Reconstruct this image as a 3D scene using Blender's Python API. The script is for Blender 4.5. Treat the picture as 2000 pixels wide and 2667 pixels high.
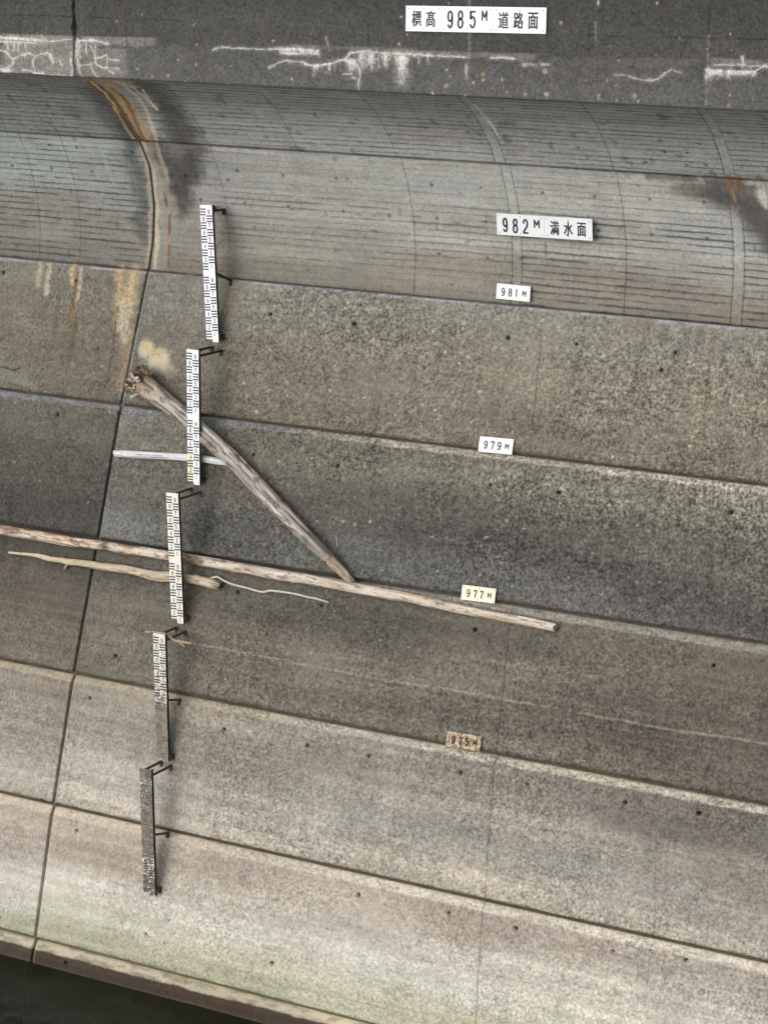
# Concrete dam face with elevation signs, staff gauges and driftwood.  All coordinates in metres:
# X along the wall, Y into the wall, Z up (Z = 0 is elevation 976 m).
import bpy, bmesh, math
import numpy as np
from mathutils import Matrix, Vector

for o in list(bpy.data.objects): bpy.data.objects.remove(o)
SC = bpy.context.scene
COL = SC.collection

# ------------------------------------------------------------------ camera
cam_d = bpy.data.cameras.new('camera'); cam = bpy.data.objects.new('camera', cam_d); COL.objects.link(cam)
cam_d.sensor_fit = 'HORIZONTAL'; cam_d.sensor_width = 36.0; cam_d.lens = 107.99
cam_d.clip_start = 0.5; cam_d.clip_end = 2000
RT = Vector((0.8824701, 0.4696980, 0.0251056)); UP = Vector((-0.1273164, 0.1871390, 0.9740480)); FW = RT.cross(UP) * -1
m3 = Matrix((RT, UP, -FW)).transposed()
if m3.determinant() < 0: m3 = Matrix((RT, UP, RT.cross(UP))).transposed()
cam.matrix_world = Matrix.Translation((19.5887, -29.2691, 9.3759)) @ m3.to_4x4()
SC.camera = cam

# ------------------------------------------------------------------ light: soft overcast sky
SUN_EL, SUN_AZ = 17.0, -24.0       # azimuth: degrees to the left of straight in front of the wall
w = bpy.data.worlds.new('World'); SC.world = w; w.use_nodes = True
nt = w.node_tree; nt.nodes.clear()
sky = nt.nodes.new('ShaderNodeTexSky'); sky.sky_type = 'NISHITA'; sky.sun_disc = False
sky.sun_elevation = math.radians(SUN_EL); sky.sun_rotation = math.radians(180 - SUN_AZ)
sky.dust_density = 3.0; sky.ozone_density = 1.0; sky.altitude = 980
hs = nt.nodes.new('ShaderNodeHueSaturation'); hs.inputs['Saturation'].default_value = 0.22
bg = nt.nodes.new('ShaderNodeBackground'); bg.inputs['Strength'].default_value = 0.15
wo = nt.nodes.new('ShaderNodeOutputWorld')
nt.links.new(sky.outputs[0], hs.inputs['Color']); nt.links.new(hs.outputs[0], bg.inputs['Color']); nt.links.new(bg.outputs[0], wo.inputs['Surface'])
sd = bpy.data.lights.new('sun', 'SUN'); sd.energy = 1.0; sd.angle = math.radians(88); sd.color = (1.0, 0.97, 0.93)
so = bpy.data.objects.new('sun', sd); COL.objects.link(so)
el, az = math.radians(SUN_EL), math.radians(SUN_AZ)
tosun = Vector((math.sin(az) * math.cos(el), -math.cos(az) * math.cos(el), math.sin(el)))
so.rotation_euler = tosun.to_track_quat('Z', 'Y').to_euler()
SC.view_settings.view_transform = 'Standard'; SC.view_settings.look = 'None'
SC.view_settings.gamma = 1.0; SC.view_settings.exposure = 0.22
SC.render.engine = 'CYCLES'
SC.cycles.max_bounces = 6
KEXP = 1.14     # photo-linear value of a white card / its albedo

# ------------------------------------------------------------------ wall profile (section through the dam)
KC = 0.00075
PZ = [-9.0, -7.0, -4.98, -3.0, -1.02, 1.0, 3.0, 5.0, 5.5, 6.0, 6.35, 6.6, 6.96, 7.2, 7.4, 7.65, 7.85, 7.95, 8.05]
PY = [-3.75, -3.25, -2.75, -2.27, -1.876, -1.315, -.792, -.21, -.18, -.25, -.38, -.48, -.68, -.90, -1.10, -1.42, -1.80, -2.02, -2.3]
PS = np.concatenate([[0], np.cumsum(np.hypot(np.diff(PZ), np.diff(PY)))]); PS -= PS[1]
YS = -2.2                                    # front of the road deck edge
_zf = np.arange(-9, 8.06, 0.02); _yf = np.interp(_zf, PZ, PY)
_k = np.hanning(11); _k /= _k.sum(); _ys = np.convolve(np.pad(_yf, 5, mode='edge'), _k, mode='valid')
_yf = np.where(_zf > 5.15, _ys, _yf)          # the formed curve is smooth, the lifts below are flat
def prof(z): return np.interp(z, _zf, _yf)
def s_of(z): return np.interp(z, PZ, PS)
def z_of(s): return np.interp(s, PS, PZ)
def ywall(x, z): return prof(z) + KC * x * x
JX = ([-9, -4.98, -3.0, -1.04, 3.0, 5.0, 5.85, 6.62, 7.0, 7.4, 7.9, 12], [-.2, -.137, -.137, -.03, .10, .20, .31, .40, .36, .32, .28, .28])
def jx(z): return np.interp(z, *JX)          # the vertical contraction joint

# ------------------------------------------------------------------ surveyed marks on the concrete
HOLES=[(6.263,11.927),(7.292,11.931),(8.73,11.951),(6.342,9.861),(7.367,9.874),(-2.469,12.141),(-1.075,12.129),(2.432,11.922),(3.834,11.901),(-1.027,10.048),(2.512,9.837),(3.919,9.834),(9.836,9.909),(6.425,7.829),(9.903,7.871),(2.591,7.808),(3.993,7.82),(0.308,5.864),(2.695,5.8),(4.088,5.804),(5.087,5.822),(6.524,5.842),(7.546,5.859),(8.966,5.87),(9.994,5.914),(6.609,3.879),(7.632,3.876),(9.055,3.864),(10.069,3.959),(0.348,3.846),(5.188,3.846),(1.798,2.574),(3.959,2.6),(-0.361,4.177),(0.472,1.852),(8.574,11.7),(0.663,6.564)]
DOTS=[(-2.169,13.877),(-1.427,13.887),(-0.681,13.878),(1.922,14.06),(2.686,14.039),(3.565,14.052),(1.945,13.554),(2.681,13.552),(3.585,13.538),(1.187,13.555),(-0.667,13.259),(-0.838,14.276),(-1.335,14.293),(0.16,14.261),(1.006,13.927),(1.741,13.909),(5.08,14.059),(5.835,14.065),(6.763,14.053),(7.527,14.059),(8.316,14.068),(9.081,14.08),(4.327,13.529),(5.078,13.539),(5.84,13.547),(7.528,13.545),(8.294,13.543),(9.079,13.548),(5.089,13.024),(5.837,13.015),(5.94,15.098),(7.48,14.9),(9.22,15.121),(8.949,14.687),(9.007,14.919),(8.374,14.691),(9.223,14.71),(8.699,14.915)]
SEAMS_UP=[1.589,3.087,4.676,6.181,6.336,7.903,9.449,9.589]
SEAMS_LO=[-1.829,-1.065,1.603,4.707,6.218,6.363,7.911,9.428,9.587]
SEAM_MAIN=[(6.765,12.027),(6.859,10.326),(6.828,9.668),(6.924,8.247),(6.955,7.599),(7.028,6.157),(7.016,6.086),(7.117,4.144),(7.106,4.062),(7.221,2.468)]
SEAM2=[(9.214,12.154),(9.335,10.286),(9.266,10.024),(9.378,8.281)]
SEAM3=[(4.181,12.179),(4.416,10.419),(4.397,9.475),(4.52,8.329)]
SEAM4=[(9.455,5.556),(9.566,4.486),(9.594,3.404),(9.608,3.147)]
HWL=[(1.913,6.966),(5.156,6.936),(7.018,6.962),(9.323,6.944),(10.789,6.977)]
BLOOM=[(0.392,11.212,0.17),(0.649,11.061,0.22),(0.852,10.923,0.14)]
BLOOMC=[(0.403,11.23,0.06),(0.609,11.162,0.07)]
EFF=[([(-1.005,8.446),(-0.638,8.442),(-0.275,8.431)],0.03,1.0),([(-1.005,8.387),(-0.679,8.392),(-0.356,8.397)],0.012,0.8),([(-0.274,8.486),(-0.175,8.416),(-0.035,8.43),(0.243,8.471)],0.01,0.7),([(-0.863,8.37),(-0.864,8.24)],0.018,0.5),([(-0.761,8.373),(-0.762,8.282)],0.018,0.5),([(-0.679,8.376),(-0.681,8.263)],0.018,0.5),([(-0.558,8.38),(-0.558,8.316)],0.018,0.5),([(-1.007,8.267),(-0.905,8.248),(-0.824,8.177),(-0.764,8.163),(-0.62,8.216),(-0.478,8.244),(-0.398,8.202),(-0.297,8.238),(-0.156,8.262)],0.011,0.9),([(-0.398,8.202),(-0.427,8.127),(-0.416,8.047),(-0.38,7.977)],0.009,0.8),([(-0.764,8.163),(-0.797,8.064),(-0.908,8.027),(-0.991,7.991)],0.012,0.7),([(-0.991,7.991),(-0.856,7.99)],0.05,0.9),([(-0.603,8.007),(-0.501,8.004),(-0.401,7.976),(-0.26,7.972),(-0.2,7.942),(0.001,7.96),(0.2,7.949),(0.288,7.972)],0.011,0.95),([(0.234,8.28),(0.225,8.136),(0.248,7.983)],0.01,0.9),([(-0.125,8.235),(-0.085,8.149)],0.045,0.75),([(0.042,8.154),(0.074,8.098)],0.03,0.5),([(0.322,8.41),(0.329,8.235),(0.367,8.045),(0.406,7.951)],0.016,1.0),([(0.342,8.443),(0.597,8.461),(0.754,8.441),(0.862,8.419)],0.02,1.0),([(0.361,8.396),(0.368,8.253)],0.05,0.8),([(0.487,8.4),(0.487,8.289)],0.02,0.6),([(0.636,8.389),(0.644,8.326)],0.015,0.5),([(0.558,8.396),(0.628,8.278),(0.655,8.146),(0.752,8.092),(0.838,8.089),(0.947,8.014)],0.01,0.95),([(0.635,8.209),(0.753,8.238),(0.831,8.273),(0.846,8.216),(0.948,8.201),(1.045,8.205)],0.009,0.85),([(0.846,8.216),(0.838,8.089)],0.008,0.8),([(0.36,8.102),(0.655,8.146)],0.007,0.5),([(0.576,8.085),(0.615,8.017),(0.682,7.956)],0.012,0.6),([(0.908,8.092),(1.033,8.084)],0.008,0.4),([(2.57,8.395),(2.669,8.439),(3.164,8.438),(3.652,8.443)],0.008,0.7),([(3.674,8.435),(3.846,8.456),(4.031,8.452),(4.215,8.434)],0.035,1.0),([(3.661,8.399),(3.889,8.398),(4.088,8.414),(4.23,8.399)],0.016,0.95),([(3.462,8.194),(3.534,8.233),(3.606,8.264),(3.734,8.302),(3.82,8.293),(3.991,8.293)],0.009,0.6),([(3.991,8.293),(4.049,8.265),(4.106,8.247),(4.219,8.248),(4.303,8.269),(4.387,8.283),(4.499,8.313),(4.554,8.335),(4.596,8.346),(4.694,8.326),(4.791,8.327)],0.014,1.0),([(4.791,8.327),(4.838,8.397),(4.912,8.459)],0.01,0.7),([(4.162,8.245),(4.167,8.137)],0.012,0.45),([(4.394,8.279),(4.396,8.182)],0.022,0.75),([(4.205,8.247),(4.208,8.223)],0.03,0.7),([(4.474,8.3),(4.476,8.209)],0.012,0.35),([(4.729,8.309),(4.745,8.232)],0.09,0.75),([(4.694,8.326),(4.806,8.294),(4.856,8.225),(4.859,8.129),(4.84,8.056)],0.014,0.8),([(4.84,8.056),(4.832,7.912)],0.009,0.4),([(4.637,8.366),(4.705,8.434),(4.912,8.463),(5.147,8.455),(5.42,8.448),(5.77,8.459)],0.01,0.9),([(4.872,8.422),(4.882,8.261)],0.05,0.6),([(4.927,8.424),(4.937,8.276)],0.03,0.5),([(4.975,8.426),(4.984,8.301)],0.03,0.5),([(5.017,8.428),(5.027,8.267)],0.045,0.75),([(5.051,8.429),(5.059,8.328)],0.025,0.5),([(5.127,8.432),(5.136,8.283)],0.03,0.45),([(5.181,8.434),(5.19,8.333)],0.03,0.3),([(5.232,8.435),(5.242,8.287)],0.03,0.6),([(5.284,8.437),(5.292,8.361)],0.02,0.3),([(5.415,8.398),(5.55,8.403)],0.02,0.8),([(5.476,8.385),(5.477,8.273),(5.484,8.131)],0.1,1.0),([(5.411,8.389),(5.414,8.282)],0.02,0.6),([(5.537,8.393),(5.548,8.181)],0.015,0.4),([(4.337,8.625),(4.368,8.53),(4.408,8.459)],0.006,0.5),([(4.6,8.16),(4.733,8.166)],0.012,0.4),([(4.741,8.12),(4.783,8.119)],0.015,0.5),([(3.458,8.444),(3.545,8.443),(3.645,8.459)],0.01,0.5),([(5.207,8.451),(5.548,8.452),(5.885,8.446),(6.401,8.448)],0.008,0.9),([(6.424,9.155),(6.432,8.867),(6.444,8.461),(6.409,8.314),(6.421,8.168)],0.004,0.28),([(6.406,8.328),(6.418,8.168)],0.03,0.3),([(6.762,8.452),(6.941,8.462),(7.022,8.453),(7.087,8.447)],0.012,0.8),([(5.225,8.431),(5.228,8.312)],0.015,0.5),([(5.379,8.436),(5.382,8.318)],0.015,0.5),([(5.514,8.441),(5.518,8.323)],0.015,0.5),([(5.717,8.449),(5.721,8.331)],0.015,0.5),([(5.852,8.454),(5.855,8.336)],0.015,0.5),([(7.203,8.388),(7.396,8.387)],0.03,0.35),([(7.459,8.398),(7.571,8.397)],0.03,0.3),([(8.471,8.304),(8.657,8.303),(8.782,8.266),(8.935,8.258),(9.056,8.283),(9.128,8.359),(9.21,8.404),(9.324,8.367)],0.007,0.55),([(9.666,8.414),(9.978,8.404),(10.271,8.416),(10.411,8.498)],0.016,0.75),([(9.667,8.4),(9.667,8.289)],0.012,0.65),([(9.705,8.402),(9.705,8.31)],0.02,0.65),([(9.735,8.403),(9.731,8.361)],0.03,0.65),([(9.821,8.406),(9.819,8.334)],0.014,0.65),([(9.847,8.407),(9.843,8.377)],0.03,0.65),([(9.954,8.411),(9.952,8.345)],0.018,0.65),([(9.986,8.413),(9.982,8.388)],0.026,0.65),([(10.118,8.418),(10.116,8.36)],0.012,0.65),([(10.156,8.419),(10.152,8.392)],0.03,0.65),([(10.261,8.424),(10.259,8.377)],0.02,0.65),([(9.683,8.381),(9.89,8.384),(10.155,8.389),(10.286,8.405)],0.03,0.5),([(10.113,8.596),(10.125,8.501)],0.012,0.8),([(9.766,8.479),(10.149,8.488),(10.439,8.477)],0.008,0.55),([(9.668,8.828),(9.675,8.414),(9.685,7.998)],0.003,0.2),([(8.175,8.948),(8.187,8.695)],0.004,0.3),([(8.202,9.202),(8.196,9.145)],0.01,0.6)]
PALE=[([(-1.004,8.51),(0.382,8.524),(0.378,7.934),(-1.012,7.925)],0.5),([(0.342,8.522),(1.715,8.542),(1.715,8.396),(0.341,8.363)],0.45),([(0.341,8.363),(0.987,8.37),(1.218,7.937),(0.339,7.932)],0.36),([(3.744,8.526),(5.768,8.541),(5.77,8.461),(3.746,8.436)],0.25),([(5.206,8.513),(7.453,8.533),(7.458,8.418),(5.21,8.371)],0.3),([(9.626,8.578),(10.433,8.559),(10.441,8.445),(9.634,8.44)],0.38),([(7.455,8.498),(9.628,8.551),(9.636,8.413),(7.461,8.355)],0.1)]
LICHEN=[(5.935,7.962,0.035,0),(6.126,8.268,0.022,2),(6.126,8.077,0.032,4),(6.178,8.193,0.019,1),(6.65,8.236,0.038,3),(6.652,8.163,0.029,0),(6.919,8.189,0.025,2),(6.512,8.128,0.025,4),(7.008,8.024,0.022,1),(7.251,8.015,0.022,3),(7.511,8.314,0.041,0),(7.549,8.028,0.038,2),(8.26,8.045,0.025,4),(8.262,8.008,0.022,1),(8.487,8.177,0.019,3),(8.366,8.235,0.016,0),(8.746,8.061,0.038,2),(8.79,7.998,0.025,4),(8.975,9.189,0.025,1),(9.973,8.005,0.032,3),(9.98,8.122,0.019,0),(5.425,8.577,0.022,2),(5.54,8.707,0.019,4),(8.076,8.223,0.016,1),(8.496,7.999,0.019,3),(9.944,8.859,0.016,0),(5.449,8.925,0.022,2),(6.403,7.957,0.022,4),(6.777,8.067,0.016,1),(6.129,9.119,0.019,3),(8.508,8.486,0.013,0),(7.706,8.914,0.025,2),(1.85,8.032,0.032,4),(2.308,8.194,0.029,1),(1.591,8.009,0.022,3),(2.133,7.953,0.019,0),(1.353,8.094,0.022,2),(3.524,8.551,0.025,4),(2.317,8.463,0.019,1),(1.006,8.733,0.025,3),(3.82,8.06,0.029,0),(2.018,8.251,0.016,2),(4.35,8.173,0.016,4),(-0.193,8.601,0.013,1),(2.728,8.17,0.013,3)]
SJOINT=[(0.278,8.995),(0.269,8.869),(0.292,8.711),(0.276,8.615),(0.299,8.489),(0.282,8.361),(0.273,8.201),(0.288,8.074),(0.303,7.947)]
SLINES=[[(-1.0,8.762),(-0.032,8.778),(0.599,8.774),(1.218,8.77),(1.752,8.774),(2.351,8.767)],[(8.069,9.198),(8.104,8.551)],[(9.646,9.239),(9.682,8.58)],[(8.105,8.783),(8.754,8.784),(10.417,8.804)],[(1.161,8.737),(1.172,8.392)],[(4.965,8.823),(4.972,8.551)],[(5.807,8.775),(5.824,8.482)],[(-0.654,8.779),(-0.638,8.426)]]
STAINS=[([(-1.811,12.343),(-1.753,12.008)],0.1,(184,176,156),0.75,0.5),([(-1.609,12.337),(-1.606,12.166),(-1.589,11.895)],0.09,(184,176,156),0.8,0.5),([(-1.62,12.329),(-1.612,12.184)],0.06,(192,172,134),0.6,0.5),([(-1.159,12.337),(-1.124,12.079)],0.12,(192,172,134),0.8,0.5),([(-1.022,12.341),(-0.992,12.145),(-0.988,11.839)],0.07,(184,176,156),0.8,0.5),([(-1.112,12.315),(-1.062,12.012),(-1.043,11.725)],0.07,(118,86,56),0.65,0.5),([(-1.033,11.726),(-1.055,11.4)],0.12,(140,115,85),0.45,0.5),([(-0.292,12.328),(-0.219,11.905),(-0.165,11.482)],0.16,(192,172,134),0.85,0.5),([(-0.06,12.329),(-0.037,12.064),(-0.018,11.78)],0.22,(192,172,134),0.9,0.5),([(-0.086,11.81),(-0.061,11.563),(-0.02,11.353)],0.22,(184,176,156),0.8,0.5),([(0.054,11.395),(0.047,11.004),(0.062,10.579)],0.16,(160,145,118),0.55,0.5),([(-0.24,11.797),(-0.222,11.477),(-0.197,11.122),(-0.235,10.584)],0.04,(80,62,44),0.6,0.5),([(0.047,12.32),(0.098,11.506),(0.119,10.514)],0.05,(150,140,120),0.5,0.5),([(1.738,12.291),(1.737,12.075),(1.754,11.763)],0.09,(165,148,130),0.75,0.5),([(2.053,12.31),(2.065,12.138)],0.08,(160,155,145),0.5,0.5),([(2.381,12.304),(2.397,12.219)],0.05,(185,165,135),0.7,0.5),([(1.937,12.301),(2.65,12.285)],0.03,(165,160,152),0.6,0.5),([(3.744,12.316),(3.768,12.234)],0.05,(165,158,148),0.5,0.5),([(-2.228,10.632),(-1.991,10.565),(-1.715,10.502),(-1.612,10.433)],0.22,(135,132,124),0.6,0.5),([(-2.238,10.686),(-1.963,10.641),(-1.861,10.688)],0.03,(60,58,50),0.8,0.5),([(-2.01,10.436),(-1.579,10.371)],0.03,(75,72,64),0.6,0.5),([(7.951,12.29),(8.318,12.298),(8.262,12.239)],0.1,(125,105,75),0.5,0.5),([(8.499,12.213),(8.563,12.124)],0.16,(90,88,84),0.4,0.5),([(9.207,12.309),(9.328,10.316)],0.06,(130,118,98),0.5,0.5),([(1.225,15.962),(1.193,15.443),(1.166,15.004),(1.071,14.566)],0.34,(58,56,54),0.8,1.0),([(0.717,14.444),(0.82,14.134),(0.803,13.751)],0.34,(58,56,54),0.75,1.0),([(0.329,15.721),(0.28,15.149),(0.259,14.6)],0.18,(58,56,54),0.7,1.0),([(1.437,15.866),(1.28,15.229),(1.217,14.765),(1.142,14.393),(0.961,13.912),(0.819,13.453)],0.36,(58,56,54),0.7,1.0),([(1.331,15.178),(1.422,14.78),(1.346,14.406),(1.144,13.999)],0.26,(58,56,54),0.7,1.0),([(-0.606,15.024),(-0.143,14.959),(0.219,14.692)],0.25,(58,56,54),0.45,1.0),([(0.103,15.55),(0.12,15.079),(0.173,14.594)],0.34,(58,56,54),0.75,1.0),([(0.173,14.41),(0.171,13.859),(0.097,13.329),(0.024,12.969)],0.26,(58,56,54),0.7,1.0),([(-0.035,14.276),(-0.032,13.694)],0.22,(58,56,54),0.35,1.0),([(0.483,14.35),(0.653,14.122),(0.838,13.904),(0.761,13.375)],0.3,(58,56,54),0.6,1.0),([(0.255,15.982),(0.635,16.022),(1.018,16.006),(1.081,15.853)],0.1,(140,128,104),0.7,0.5),([(0.364,15.968),(0.402,15.58),(0.387,15.045),(0.387,14.705),(0.387,14.524)],0.16,(106,82,56),0.9,0.5),([(0.565,15.973),(0.543,15.338),(0.559,14.813),(0.55,14.527)],0.2,(140,120,88),0.9,0.5),([(0.342,15.933),(0.345,15.649),(0.28,15.149),(0.285,14.793),(0.296,14.508)],0.06,(164,144,110),0.8,0.5),([(0.583,15.746),(0.584,15.341),(0.522,14.909),(0.469,14.53)],0.07,(88,66,46),0.85,0.5),([(0.419,15.803),(0.377,15.325),(0.374,14.849),(0.391,14.515)],0.07,(66,52,40),0.75,0.5),([(0.321,14.992),(0.346,14.702),(0.373,14.514)],0.12,(76,58,42),0.85,0.5),([(0.889,15.926),(0.859,15.478),(0.837,15.138),(0.763,14.732),(0.717,14.54)],0.06,(185,170,140),0.7,0.5),([(0.776,15.996),(0.985,15.822),(0.989,15.428),(1.041,15.21)],0.05,(175,165,140),0.6,0.5),([(1.105,15.76),(1.029,15.431),(1.027,15.198)],0.03,(195,185,160),0.7,0.5),([(0.356,14.455),(0.335,14.021),(0.281,13.528),(0.226,13.126),(0.188,12.77),(0.158,12.454)],0.06,(160,150,128),0.7,0.5),([(0.406,14.459),(0.422,13.951),(0.368,13.421),(0.343,13.063),(0.317,12.466)],0.08,(172,164,145),0.9,0.5),([(0.65,14.478),(0.639,14.201),(0.659,13.967),(0.621,13.627)],0.07,(158,150,130),0.75,0.5),([(0.483,14.35),(0.529,13.808),(0.516,13.288),(0.496,12.862),(0.449,12.476)],0.13,(140,134,120),0.6,0.5),([(0.621,13.627),(0.619,13.365),(0.559,13.008),(0.511,12.481)],0.06,(135,118,95),0.6,0.5),([(0.57,13.586),(0.549,13.415)],0.05,(106,72,50),0.8,0.5),([(0.589,13.258),(0.555,12.973)],0.025,(100,66,44),0.8,0.5),([(0.553,12.797),(0.55,12.485)],0.035,(100,62,42),0.7,0.5),([(0.568,13.961),(0.59,13.887)],0.06,(120,92,50),0.6,0.5),([(0.95,14.42),(1.571,14.487),(1.948,14.445)],0.08,(130,124,120),0.4,0.5),([(1.626,14.424),(2.173,14.421),(2.631,14.404)],0.05,(190,190,186),0.6,0.5),([(2.703,14.379),(3.462,14.391),(4.35,14.394)],0.06,(178,175,170),0.45,0.5),([(-2.174,14.469),(-1.301,14.484),(-0.54,14.483)],0.05,(160,168,165),0.4,0.5),([(-0.418,14.372),(-0.355,13.748)],0.06,(150,160,160),0.5,0.5),([(-2.292,14.169),(-1.858,14.157)],0.25,(128,142,138),0.4,0.5),([(8.381,14.427),(8.863,14.415),(9.336,14.396),(9.93,14.404)],0.12,(94,90,86),0.85,0.95),([(8.849,14.325),(9.214,14.173),(9.648,14.099),(9.892,14.047)],0.26,(84,81,78),0.95,0.95),([(9.319,14.252),(9.639,14.027),(9.811,13.773),(9.919,13.515)],0.3,(82,79,76),0.95,0.95),([(9.719,14.176),(10.059,13.725),(10.355,13.417)],0.6,(82,79,76),0.95,0.95),([(4.426,14.418),(5.149,14.429),(6.129,14.403),(6.879,14.382),(7.551,14.375),(8.535,14.374),(9.112,14.379)],0.035,(175,172,165),0.5,0.5),([(9.686,14.439),(9.99,14.408)],0.09,(185,182,176),0.6,0.5),([(9.919,14.297),(9.959,14.123)],0.16,(200,198,192),0.7,0.5),([(9.495,14.507),(9.468,14.317)],0.1,(122,90,62),0.75,0.5),([(9.642,14.519),(9.614,14.328)],0.08,(112,78,54),0.75,0.5),([(9.552,14.412),(9.542,14.269)],0.05,(110,90,60),0.6,0.5),([(9.482,14.3),(9.51,14.142)],0.035,(150,126,88),0.7,0.5),([(6.324,15.834),(6.33,15.559),(6.337,15.352),(6.361,15.198),(6.366,15.057)],0.035,(165,168,168),0.8,0.5),([(6.355,15.406),(6.351,15.249)],0.07,(150,152,152),0.5,0.5),([(6.444,15.026),(6.444,14.798),(6.324,14.522)],0.02,(95,92,90),0.5,0.5),([(9.034,14.488),(9.086,14.431)],0.05,(185,182,176),0.6,0.5),([(4.853,15.041),(5.224,14.885),(5.654,14.918)],0.12,(125,112,92),0.35,1.0),([(6.501,14.757),(6.938,14.617),(7.665,14.853)],0.15,(118,104,96),0.3,1.0),([(0.867,12.387),(0.989,12.39)],0.02,(190,190,190),0.6,0.5),([(6.645,7.757),(6.681,7.704),(6.717,7.651)],0.015,(55,50,42),0.8,0.5),([(8.992,7.797),(8.938,7.727)],0.02,(95,82,72),0.5,0.5),([(2.677,7.807),(2.696,7.738)],0.01,(80,80,80),0.5,0.5)]
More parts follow.
